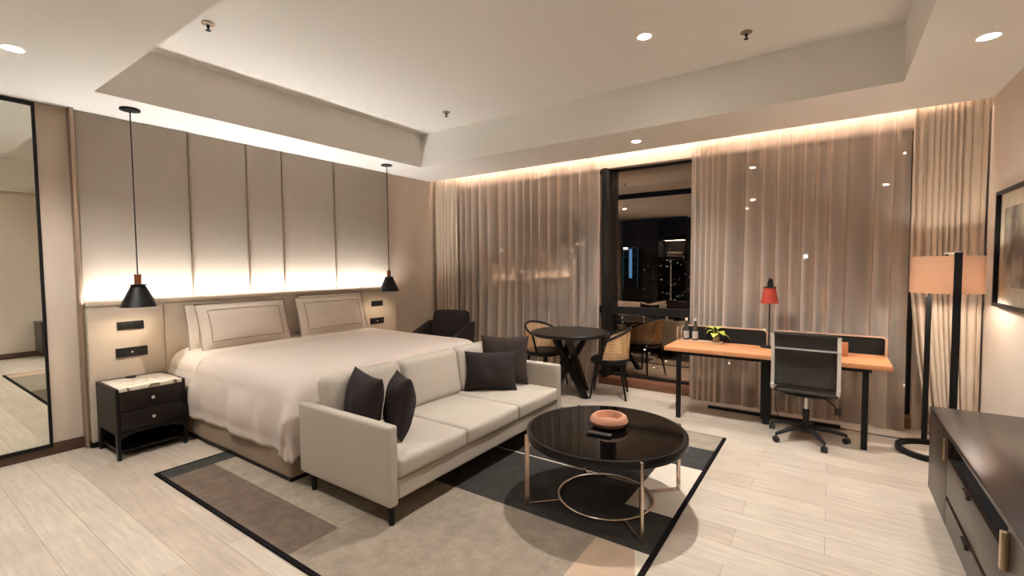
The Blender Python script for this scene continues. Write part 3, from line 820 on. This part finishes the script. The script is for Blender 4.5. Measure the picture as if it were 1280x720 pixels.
def dining_chair(loc, rz, lab):
    """front of the chair faces local -Y"""
    t = thing('dining_chair', lab, 'chair', loc, rz, group='cane-back dining chairs')
    def outl(k, rx=.235, ry=.225):   # superellipse seat outline
        a = 2*PI*k/40; c, s = math.cos(a), math.sin(a)
        return (rx*math.copysign(abs(c)**.75, c), ry*math.copysign(abs(s)**.75, s))
    bm = bmesh.new(); rings = []
    for sc, z in ((.0, .475), (.6, .476), (.93, .470), (1, .458), (1, .432), (.97, .425), (0, .425)):
        if sc == 0: rings.append([bm.verts.new((0, 0, z))])
        else: rings.append([bm.verts.new((outl(k)[0]*sc, outl(k)[1]*sc, z)) for k in range(40)])
    for a, b in zip(rings, rings[1:]):
        for i in range(40):
            j = (i+1) % 40
            if len(a) == 1: bm.faces.new((a[0], b[i], b[j]))
            elif len(b) == 1: bm.faces.new((a[i], a[j], b[0]))
            else: bm.faces.new((a[i], a[j], b[j], b[i]))
    link('seat', bm, M['black'], t, smooth=True)
    # barrel back: from the left side round the rear to the right side
    n = 88; A0, A1 = -.30, PI+.30
    def top(k):
        a = A0+(A1-A0)*k/n; w = (math.sin(a)+.2956)/1.2956; w = max(0, w)
        R = .262; z = .475+.36*(.58*math.sin(min(1, w*4.5)*PI/2)+.42*w) if w > 0 else .475
        return Vector((R*math.cos(a)*1.03, R*math.sin(a)*.98+.0, z)), a
    bm = bmesh.new(); uvl = bm.loops.layers.uv.new('UVMap'); rows = 10; G = {}
    for k in range(n+1):
        tp, a = top(k); bt_ = Vector((.238*math.cos(a), .232*math.sin(a), .462))
        for j in range(rows+1):
            G[k, j] = bm.verts.new(bt_.lerp(tp, j/rows))
    for k in range(n):
        for j in range(rows):
            vs = ((k, j), (k+1, j), (k+1, j+1), (k, j+1)); fc = bm.faces.new([G[v] for v in vs])
            for lp, v in zip(fc.loops, vs): lp[uvl].uv = (v[0]/n*1.0, G[v].co.z)
    link('cane_back', bm, M['cane'], t, smooth=True, angle=PI)
    pts = [top(k)[0] for k in range(n+1)]
    T('top_rail', pts, .014, M['black'], t, 10)
    pts = [(.243*math.cos(A0+(A1-A0)*k/n), .238*math.sin(A0+(A1-A0)*k/n), .468) for k in range(n+1)]
    T('lower_rail', pts, .011, M['black'], t, 8)
    for sx in (-1, 1):
        for sy in (-1, 1):
            bm = bmesh.new(); tube(bm, [(sx*.15, sy*.14, .43), (sx*.215, sy*.21, 0)], [.018, .011], 12); link('leg', bm, M['black'], t, smooth=True)
    return t
dining_chair((-2.22, 5.30, 0), math.radians(-72), 'cane-back black dining chair right of the round table')
dining_chair((-3.13, 5.30, 0), math.radians(80), 'cane-back black dining chair left of the round table')

# ------------------------------------------------------------------ armchair
ac = thing('armchair', 'dark brown upholstered armchair in the corner beyond the bed', 'armchair', (-4.86, 5.13, 0), math.radians(14))
def taper(w, u):
    k = 1-.10*max(0, u[2]); w = Vector((w.x*k, w.y, w.z)); w.y += .05*max(0, u[2]); return w
SB('backrest', 0, .30, .62, .66, .13, .56, .055, M['armchair'], ac, puff=(0, .02, .012), fn=taper)
SB('seat_cushion', 0, -.03, .39, .56, .56, .15, .05, M['armchair'], ac, puff=(0, 0, .02))
SB('seat_base', 0, .0, .27, .66, .64, .12, .03, M['armchair'], ac)
for s in (-1, 1):
    def armf(w, u):
        w = Vector(w); w.z -= .17*max(0, -u[1]*.5+.5)*max(0, u[2]); w.x += s*.02*u[2]; return w
    SB('armrest', s*.35, .03, .49, .11, .64, .52, .045, M['armchair'], ac, fn=armf)
for sx in (-1, 1):
    for sy in (-1, 1):
        bm = bmesh.new(); tube(bm, [(sx*.26, sy*.25, .22), (sx*.29, sy*.28, 0)], [.022, .014], 12); link('leg', bm, M['black'], ac, smooth=True)

# ------------------------------------------------------------------ desk
dk = thing('desk', 'long orange oak desk with black steel legs before the sheer curtain', 'desk', (0, 0, 0))
DX0, DX1, DY0, DY1 = -1.435, .435, 4.885, 5.505
B('desktop', DX0, DX1, DY0, DY1, .70, .742, M['deskwood'], dk, bev=.003)
bm = bmesh.new()
box(bm, -1.33, .30, 4.93, 4.97, .665, .70); box(bm, -1.33, .30, 5.40, 5.44, .665, .70)
for x in (-1.33, -.53, .25): box(bm, x, x+.045, 4.97, 5.40, .665, .70)
link('underframe', bm, M['black'], dk)
for x in (-1.315, .235):
    for y in (4.905,): B('leg', x, x+.045, y, y+.03, 0, .70, M['black'], dk, bev=.003)
B('leg', -.56, -.47, 5.16, 5.22, .05, .70, M['black'], dk, bev=.004)['label'] = 'broad black centre leg'
LA('foot', [(.0001, 0), (.03, 0), (.034, .01), (.034, .04), (.02, .055), (.0001, .055)], M['plastic'], dk, 20, -.515, 5.19)
B('floor_bar', -1.10, .10, 5.40, 5.45, .004, .03, M['black'], dk, bev=.003)
def screen(x0, x1, lab):
    H = .17; R = .05; z0 = .742; y0, y1 = 5.455, 5.49
    def outline(rr, ins):
        pts = [(x0+ins, z0)]
        for i in range(9): a = PI-i/8*PI/2; pts.append((x0+ins+rr+rr*math.cos(a), z0+H-ins-rr+rr*math.sin(a)))
        for i in range(9): a = PI/2-i/8*PI/2; pts.append((x1-ins-rr+rr*math.cos(a), z0+H-ins-rr+rr*math.sin(a)))
        pts.append((x1-ins, z0)); return pts
    bm = bmesh.new(); O, I = outline(R, 0), outline(R-.008, .010)
    of = [bm.verts.new((x, y0-.008, z)) for x, z in O]; ob = [bm.verts.new((x, y1, z)) for x, z in O]
    jf = [bm.verts.new((x, y0-.008, z)) for x, z in I]; jb = [bm.verts.new((x, y1, z)) for x, z in I]
    for i in range(len(O)-1):
        bm.faces.new((of[i], of[i+1], ob[i+1], ob[i])); bm.faces.new((jf[i], jf[i+1], jb[i+1], jb[i]))
        bm.faces.new((of[i], of[i+1], jf[i+1], jf[i])); bm.faces.new((ob[i], ob[i+1], jb[i+1], jb[i]))
    fr = link('screen_frame', bm, M['deskedge'], dk); fr['label'] = lab
    bm = bmesh.new(); a = [bm.verts.new((x, y0, z)) for x, z in I]; b = [bm.verts.new((x, y1-.006, z)) for x, z in I]
    bm.faces.new(a); bm.faces.new(list(reversed(b)))
    link('privacy_screen', bm, M['felt'], fr)
screen(-1.405, -.535, 'pale wood rim of the left desk screen')
screen(-.495, .44, 'pale wood rim of the right desk screen')
bm = bmesh.new()
for x in (DX0+.008, DX1-.008): B('screen_cheek', x-.008, x+.008, 5.36, 5.45, .742, .89, M['deskedge'], dk, bev=.006)

# things on the desk
tr = B('wooden_tray', -1.40, -.955, 5.31, 5.43, .7425, .757, M['deskedge'], None, bev=.004); props(tr, 'narrow wooden tray holding bottles and plant on the desk', 'tray')
M['bottleglass'] = mat('bottle_glass', srgb(70, 66, 58), .1, spec=.6)
def bottle(x, lab):
    t = thing('glass_bottle', lab, 'bottle', (x, 5.37, .7575), group='small bottles on the desk tray')
    LA('bottle_body', [(.0001, 0), (.027, 0), (.03, .006), (.03, .13), (.026, .15), (.0125, .175), (.011, .225), (.0001, .225)], M['bottleglass'], t, 28)
    lb = LA('bottle_label', [(.0303, .02), (.0308, .02), (.0308, .10), (.0303, .10)], M['label'], t, 28); lb['label'] = 'pale paper label'
    LA('cap', [(.0001, .243), (.013, .243), (.014, .24), (.014, .215), (.0115, .215)], M['cap'], t, 20)
bottle(-1.33, 'small capped bottle at the left end of the desk tray')
bottle(-1.235, 'small capped bottle nearer the plant on the desk tray')
pl = thing('potted_plant', 'small green cutting in a glass jar on the desk tray', 'plant', (-1.015, 5.37, .7575))
LA('glass_jar', [(.0001, 0), (.038, 0), (.042, .01), (.042, .06), (.036, .09), (.030, .095), (.028, .09), (.034, .06), (.034, .012), (.0001, .01)], M['clearglass'], pl, 28)
LA('water', [(.0001, .011), (.033, .011), (.033, .055), (.0001, .055)], mat('amber_water', srgb(120, 110, 50), .15), pl, 24)
rn = random.Random(3)
leafs = [(-.75, .085, .05), (2.9, .095, .06), (.2, .10, .03), (3.5, .07, .05), (1.4, .06, .07), (4.6, .07, .05)]
for k, (a, L_, up_) in enumerate(leafs):
    c, s = math.cos(a), math.sin(a); base = Vector((0, 0, .05)); tip = Vector((c*.035, s*.035, .11+.03*math.sin(k*2.1)))
    T('stem', [base, base.lerp(tip, .5)+Vector((0, 0, .01)), tip], .0022, M['leaf'], pl, 6)
    bm = bmesh.new(); V = {}
    for i in range(9):
        tt = i/8; wd = .044*math.sin(PI*min(1, tt*.93+.05))**.8*(1.15-tt*.5)
        ctr = tip+Vector((c*L_*tt, s*L_*tt, up_*tt*1.2-.09*tt*tt))
        for j in (-1, 0, 1):
            V[i, j] = bm.verts.new(ctr+Vector((-s, c, 0))*wd*j+Vector((0, 0, .006*abs(j))))
    for i in range(8):
        for j in (-1, 0): bm.faces.new((V[i, j], V[i+1, j], V[i+1, j+1], V[i, j+1]))
    link('leaf', bm, M['leaf'], pl, smooth=True)
dl = thing('desk_lamp', 'thin black desk lamp with red cone shade', 'desk lamp', (-.515, 5.375, .7425))
LA('base', [(.0001, 0), (.078, 0), (.08, .004), (.078, .01), (.02, .014), (.0001, .016)], M['black'], dl, 40)
T('stem', [(0, 0, .01), (0, 0, .70)], .006, M['black'], dl, 10)
LA('lamp_shade', [(.080, .455), (.082, .455), (.052, .615), (.0001, .617), (.0001, .613), (.05, .611)], M['red'], dl, 44)
LA('shade_cap', [(.0001, .618), (.064, .618), (.064, .622), (.022, .626), (.018, .64), (.0001, .642)], M['black'], dl, 32)
T('switch_arm', [(-.012, 0, .62), (-.012, 0, .665), (.002, 0, .705), (.016, 0, .70), (.02, 0, .63)], .011, M['black'], dl, 10)
cb = B('card_box', .045, .14, 5.22, 5.30, .7425, .862, M['cardboard'], None, bev=.002); props(cb, 'small brown card stand on the desk behind the office chair', 'box')

# ------------------------------------------------------------------ office chair
oc = thing('office_chair', 'black mesh office chair with chrome frame pushed under the desk', 'office chair', (-.165, 4.93, 0), math.radians(-3))
W2 = .245
def backy(z):  # gentle curve of the back, local y (camera side negative)
    k = (z-.50)/.52
    return -.20-.05*k+.03*math.sin(k*PI)
bm = bmesh.new(); V = {}
nz = 18
for i in range(nz+1):
    z = .515+.475*i/nz
    for j in range(9):
        xx = -W2+.015+2*(W2-.015)*j/8
        V[i, j] = bm.verts.new((xx, backy(z)+.012*(1-(j/4-1)**2)*-1*-1, z))
for i in range(nz):
    for j in range(8): bm.faces.new((V[i, j], V[i+1, j], V[i+1, j+1], V[i, j+1]))
bo = link('backrest', bm, M['mesh'], oc, smooth=True, angle=PI); sm = bo.modifiers.new('thickness', 'SOLIDIFY'); sm.thickness = .012
SB('head_roll', 0, backy(.985), .985, 2*W2-.02, .035, .035, .012, M['mesh'], oc, n=4)
for s in (-1, 1):
    T('side_frame', [(s*W2, backy(z)-.0, z) for z in [.49+.49*i/14 for i in range(15)]], .01, M['chrome'], oc, sec=(.028, .016))
    T('seat_rail', [(s*W2, backy(.5)+.005, .50), (s*W2, -.15, .462), (s*W2, .0, .455), (s*W2, .26, .462)], .01, M['chrome'], oc, sec=(.016, .03))
    LA('pivot_cap', [(.0001, .485), (.017, .485), (.017, .525), (.0001, .525)], M['chrome'], oc, 16, s*W2, backy(.5)-.014)
T('crossbar', [(-W2, backy(.86)-.008, .855), (-W2+.04, backy(.86)-.026, .855), (W2-.04, backy(.86)-.026, .855), (W2, backy(.86)-.008, .855)], .01, M['chrome'], oc, sec=(.028, .012))
SB('seat', 0, .03, .468, 2*W2-.03, .46, .03, .012, M['mesh'], oc, n=6)
T('under_bar', [(-W2, -.16, .46), (-.12, -.12, .425), (.12, -.12, .425), (W2, -.16, .46)], .01, M['plastic'], oc, 8)
T('under_bar', [(-W2, .16, .452), (-.12, .12, .425), (.12, .12, .425), (W2, .16, .452)], .01, M['plastic'], oc, 8)
SB('tilt_mechanism', 0, 0, .425, .19, .2, .05, .015, M['plastic'], oc, n=4)
T('lever', [(.05, -.02, .42), (.16, -.05, .40), (.21, -.07, .36), (.235, -.08, .325)], .006, M['plastic'], oc, 8)
SB('lever_paddle', .24, -.085, .315, .05, .02, .06, .009, M['plastic'], oc, n=3)
LA('gas_column', [(.0001, .2), (.014, .2), (.014, .405), (.0001, .405)], M['chrome'], oc, 20)
LA('column_sleeve', [(.0001, .105), (.026, .105), (.026, .27), (.022, .28), (.0001, .28)], M['plastic'], oc, 24)
LA('hub', [(.0001, .07), (.045, .07), (.05, .09), (.04, .14), (.0001, .145)], M['plastic'], oc, 28)
for k in range(5):
    a = math.radians(226+72*k+3); c, s = math.cos(a), math.sin(a); R_ = .31
    bm = bmesh.new(); tube(bm, [(c*.03, s*.03, .118), (c*R_*.6, s*R_*.6, .105), (c*R_, s*R_, .075)], [.026, .02, .014], 10); am = link('base_arm', bm, M['plastic'], oc, smooth=True)
    T('caster_stem', [(c*R_, s*R_, .08), (c*R_, s*R_, .045)], .007, M['plastic'], am, 8)
    bm = bmesh.new()
    for o_ in (-1, 1):
        lathe(bm, [(.0001, -.010), (.024, -.010), (.027, -.006), (.027, .006), (.024, .010), (.0001, .010)], 22)
        nv = bm.verts[-(22*4+2):] if False else None
    bm.free(); bm = bmesh.new()
    for o_ in (-1, 1):
        b2 = bmesh.new(); lathe(b2, [(.0001, -.009), (.024, -.009), (.027, -.005), (.027, .005), (.024, .009), (.0001, .009)], 22)
        bmesh.ops.transform(b2, matrix=Matrix.Translation((c*R_, s*R_, .027)) @ Matrix.Rotation(k*1.1+.3, 4, 'Z') @ Matrix.Translation((0, o_*.013, 0)) @ Matrix.Rotation(PI/2, 4, 'X'), verts=b2.verts)
        tm = bpy.data.meshes.new('tmp'); b2.to_mesh(tm); b2.free(); bm.from_mesh(tm); bpy.data.meshes.remove(tm)
    link('caster', bm, M['plastic'], am, smooth=True)

# floor cable
import math as _m
pts = [(-.43, 5.25, .69), (-.44, 5.33, .35), (-.42, 5.42, .04), (-.2, 5.47, .005), (.1, 5.43, .005), (.35, 5.40, .005), (.6, 5.42, .005), (.85, 5.5, .005)]
P2 = []
for i in range(len(pts)-1):
    for q in range(6):
        t_ = q/6; p0 = Vector(pts[max(i-1, 0)]); p1 = Vector(pts[i]); p2 = Vector(pts[i+1]); p3 = Vector(pts[min(i+2, len(pts)-1)])
        P2.append(.5*((2*p1)+(-p0+p2)*t_+(2*p0-5*p1+4*p2-p3)*t_*t_+(-p0+3*p1-3*p2+p3)*t_**3))
P2 = [Vector((p.x, p.y, max(p.z, .005))) for p in P2]
cbl = T('power_cord', P2, .0035, M['plastic'], None, 8); props(cbl, 'thin black power cord running along the floor behind the desk', 'cord')

# ------------------------------------------------------------------ floor lamp
fl = thing('floor_lamp', 'black floor lamp with drum linen shade beside the right drape', 'floor lamp', (.77, 5.12, 0))
n = 60; ringp = [(.27*math.cos(2*PI*i/n), .245*math.sin(2*PI*i/n), .0225) for i in range(n)]
T('base_ring', ringp, .02, M['black'], fl, sec=(.035, .042), closed=True)
T('pole', [(.03, -.245, .04), (.03, -.245, 1.675)], .02, M['black'], fl, sec=(.045, .022))
T('pole', [(-.07, .235, .04), (-.07, .235, 1.30), ], .02, M['black'], fl, sec=(.038, .022))
T('top_arm', [(.03, -.245, 1.675), (.0, 0, 1.675)], .01, M['chrome'], fl, sec=(.03, .016))
T('shade_stem', [(0, 0, 1.67), (0, 0, 1.50)], .008, M['black'], fl, 8)
T('shade_spider', [(-.215, 0, 1.60), (0, 0, 1.6), (.215, 0, 1.6)], .004, M['black'], fl, 6)
T('pole_bracket', [(-.07, .235, 1.30), (-.07, .235, 1.33), (0, 0, 1.50)], .008, M['black'], fl, 8)
LA('lamp_shade', [(.226, 1.352), (.228, 1.352), (.228, 1.65), (.226, 1.65), (.226, 1.352)], M['shade'], fl, 64)
bulbl = bpy.data.lights.new('lamp_bulb', 'POINT'); bulbl.energy = 6.5; bulbl.color = (1, .9, .78); bulbl.shadow_soft_size = .04
bo = bpy.data.objects.new('lamp_bulb', bulbl); C.objects.link(bo); bo.parent = fl; bo.location = (0, 0, 1.46)

# ------------------------------------------------------------------ console
cs = thing('console_cabinet', 'dark brown low console cabinet with niche along the right wall', 'cabinet', (0, 0, 0))
KX0, KX1, KY0, KY1 = .56, 1.085, 1.97, 4.07
B('cabinet_top', KX0-.004, KX1, KY0, KY1, .62, .648, M['console_top'], cs, bev=.002)
bm = bmesh.new()
box(bm, KX0+.03, KX1, KY0+.01, KY1-.0, .105, .125); box(bm, KX1-.015, KX1, KY0+.01, KY1, .125, .62)
box(bm, KX0+.022, KX1-.015, KY0+.01, KY0+.03, .125, .62); box(bm, KX0+.0, KX1-.015, KY1-.02, KY1, .105, .62)
box(bm, KX0+.022, KX1-.015, 2.405, 2.425, .125, .62); box(bm, KX0+.022, KX1-.015, 3.5, 3.52, .125, .62)
link('carcass', bm, M['console'], cs)
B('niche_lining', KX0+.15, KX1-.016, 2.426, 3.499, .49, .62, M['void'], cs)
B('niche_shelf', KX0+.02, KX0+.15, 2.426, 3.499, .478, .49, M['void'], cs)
d1 = B('drawer', KX0, KX0+.02, 2.43, 3.497, .285, .497, M['console'], cs, bev=.002)
d2 = B('drawer', KX0, KX0+.02, 2.43, 3.497, .107, .255, M['console'], cs, bev=.002)
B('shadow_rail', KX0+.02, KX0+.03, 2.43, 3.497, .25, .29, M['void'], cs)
B('tab_pull', KX0-.016, KX0+.004, 2.97, 3.07, .475, .499, M['console'], d1, bev=.002)
B('tab_pull', KX0-.016, KX0+.004, 2.97, 3.07, .233, .257, M['console'], d2, bev=.002)
dA = B('door', KX0, KX0+.02, 3.503, 4.048, .107, .617, M['console'], cs, bev=.002)
dB = B('door', KX0, KX0+.02, KY0+.012, 2.426, .107, .617, M['console'], cs, bev=.002)
M['pull'] = mat('brushed_pull', srgb(190, 168, 138), .35, metal=.8)
B('handle', KX0-.010, KX0-.0, 3.565, 3.575, .455, .59, M['pull'], dA, bev=.002)['label'] = 'brushed metal bar handle'
B('handle', KX0-.022, KX0-.0, 2.40, 2.425, .455, .60, M['pull'], dB, bev=.002)['label'] = 'brushed metal bar handle'
for x in (.60, 1.04):
    for y in (2.2, 3.62): B('leg', x, x+.03, y, y+.03, 0, .105, M['black'], cs, bev=.003)

# ------------------------------------------------------------------ framed picture
pc = thing('framed_picture', 'dark-framed greyscale picture on the right wall', 'picture', (XR, 4.72, 1.25))
hy, hz = .52, .90
bm = bmesh.new(); box(bm, -.045, -.002, -hy, -hy+.025, 0, hz); box(bm, -.045, -.002, hy-.025, hy, 0, hz); box(bm, -.045, -.002, -hy+.025, hy-.025, 0, .025); box(bm, -.045, -.002, -hy+.025, hy-.025, hz-.025, hz)
link('frame', bm, M['espresso'], pc)
B('mat_board', -.015, -.004, -hy+.025, hy-.025, .025, hz-.025, M['paper'], pc)
def art():
    m = mat('greyscale_print', srgb(120, 108, 98), .7)
    nt = m.node_tree; b = nt.nodes['Principled BSDF']; L = nt.links.new
    tc = nt.nodes.new('ShaderNodeTexCoord'); n = nt.nodes.new('ShaderNodeTexNoise'); n.inputs['Scale'].default_value = 3.2; n.inputs['Detail'].default_value = 5
    L(tc.outputs['Object'], n.inputs['Vector']); cr = nt.nodes.new('ShaderNodeValToRGB')
    cr.color_ramp.elements[0].position = .38; cr.color_ramp.elements[0].color = srgb(92, 82, 76)
    cr.color_ramp.elements[1].position = .6; cr.color_ramp.elements[1].color = srgb(200, 188, 172)
    L(n.outputs['Fac'], cr.inputs[0]); L(cr.outputs[0], b.inputs['Base Color']); return m
B('print', -.018, -.0155, -hy+.13, hy-.13, .16, hz-.14, art(), pc)
B('glass', -.026, -.023, -hy+.025, hy-.025, .025, hz-.025, M['picglass'], pc)

# ------------------------------------------------------------------ curtains
def curtain(name, x0, x1, y, z0, z1, amp, wl, seed, m, lab, cat, dens=None, flare=.0, hang=None, thick=0, group=None, nz=26, edge=None, pinch=1.0):
    rnd = random.Random(seed); n = int((x1-x0)/.0055)
    ph = []; p = rnd.uniform(0, 6); fr = 1
    key = [rnd.uniform(.5, 1.7) for _ in range(60)]; ka = [rnd.uniform(.55, 1.2) for _ in range(60)]; kb = [rnd.choice((.0, .3, .7, 1.6, 2.1))+rnd.uniform(-.1, .1) for _ in range(60)]
    def val(a, s):
        q = s/wl*.7; i = int(q) % 58; t = q-int(q); t = t*t*(3-2*t); return a[i]*(1-t)+a[i+1]*t
    cols = []
    for i in range(n+1):
        s = (x1-x0)*i/n; f_ = val(key, s)
        if dens: f_ *= dens(s/(x1-x0))
        p += 2*PI/wl*f_*(x1-x0)/n; cols.append((s, p, val(ka, s), val(kb, s), wl/(2*PI*f_)))
    bm = bmesh.new(); V = {}
    P = [rnd.uniform(0, 6) for _ in range(4)]
    for i, (s, p, a, b_, wloc) in enumerate(cols):
        uu = s/(x1-x0)
        for j in range(nz+1):
            k = j/nz; z = z0+(z1-z0)*k
            top = 1-k
            A = amp*a*(.55+.55*min(1, top*1.4))
            q = p+.7*math.sin(1.1*s+P[0]+top*1.3)*top+.25*math.sin(3*top*2+s*4+P[1])*top
            kk = pinch*(.45+1.15*b_)*(.85+.25*top)
            yo = A*(math.cos(q)+.12*math.sin(2*q+P[2]))
            xo = -kk*wloc*math.sin(q)
            if edge: xo += edge(uu, top)
            V[i, j] = bm.verts.new((x0+s+xo, y+max(-.055, min(.055, yo))-flare*top**3, z))
    for i in range(n):
        for j in range(nz): bm.faces.new((V[i, j], V[i+1, j], V[i+1, j+1], V[i, j+1]))
    o = link(name, bm, m, None, smooth=True, angle=PI)
    if thick: sm = o.modifiers.new('thickness', 'SOLIDIFY'); sm.thickness = thick
    return props(o, lab, cat, group)
YC = 5.705
curtain('sheer_curtain', -4.95, -2.50, YC, .012, 3.12, .040, .18, 21, M['sheer'], 'translucent sheer curtain behind the round dining table', 'curtain', dens=lambda q: 1 if q < .83 else 2.0, flare=.03, group='sheer curtains')
curtain('sheer_curtain', -1.37, .575, YC, .012, 3.12, .042, .18, 33, M['sheer'], 'translucent sheer curtain behind the desk', 'curtain', dens=lambda q: 2.0 if q < .17 else 1, flare=.03, group='sheer curtains')
curtain('drape_curtain', -5.45, -4.99, YC-.015, .012, 3.12, .032, .055, 44, M['drape'], 'beige opaque drape in the corner behind the armchair', 'curtain', thick=.004, group='opaque drapes', pinch=.6)
curtain('drape_curtain', .60, 1.09, YC-.02, .012, 3.12, .036, .056, 55, M['drape'], 'beige opaque drape behind the floor lamp', 'curtain', thick=.004, pinch=.6, flare=.0, group='opaque drapes', edge=lambda uu, top: .17*(1-uu)*max(0, (top-.45)/.55)**1.6)

# ------------------------------------------------------------------ closet behind the camera (seen reflected in the window)
wd = thing('open_closet', 'dark open closet reflected in the window glass', 'closet', (-4.30, YN, 0))
bm = bmesh.new()
box(bm, -1.1, -1.07, .002, .6, 0, 2.97); box(bm, .80, .83, .002, .6, 0, 2.97); box(bm, -1.07, .80, .002, .6, 2.94, 2.97); box(bm, -1.07, .80, .002, .02, 0, 2.94); box(bm, -.015, .015, .02, .58, 0, 2.94)
link('carcass', bm, M['void'], wd)
B('door', -1.07, -.54, .58, .6, .02, 2.93, M['void'], wd); B('door', -.535, -.017, .58, .6, .02, 2.93, M['void'], wd)
B('shelf', .016, .799, .02, .57, 1.80, 1.82, M['espresso'], wd)
T('hanging_rail', [(.02, .3, 1.75), (.795, .3, 1.75)], .014, M['greyrod'], wd, 10)
B('divider_rail', .37, .40, .55, .57, 0, 1.78, M['greyrod'], wd)
B('shelf_light', .25, .65, .03, .04, 2.33, 2.336, M['led'], wd)
B('shelf', .016, .799, .02, .57, 2.34, 2.36, M['void'], wd)
arealight('closet_lamp', (.39, .3, 2.32), .5, .3, 2, (0, 0, 0), (1, .95, .85), wd)
for k in range(2):
    o = SB('folded_towel', 0, 0, .035, .42, .3, .07, .03, M['towel'], None, puff=(0, 0, .008)); o.location = (-3.86, YN+.33, 1.821+k*.079)
    props(o, ['lower folded white towel on the closet shelf', 'upper folded white towel on the closet shelf'][k], 'towel', 'towels on the closet shelf')

# ------------------------------------------------------------------ world, colour
w = bpy.data.worlds.new('night'); bpy.context.scene.world = w; w.use_nodes = True
w.node_tree.nodes['Background'].inputs[0].default_value = (.0016, .0017, .0022, 1); w.node_tree.nodes['Background'].inputs[1].default_value = 1
vs = bpy.context.scene.view_settings
vs.view_transform = 'Standard'; vs.look = 'None'; vs.gamma = 1; vs.use_curve_mapping = False; vs.exposure = 1.66
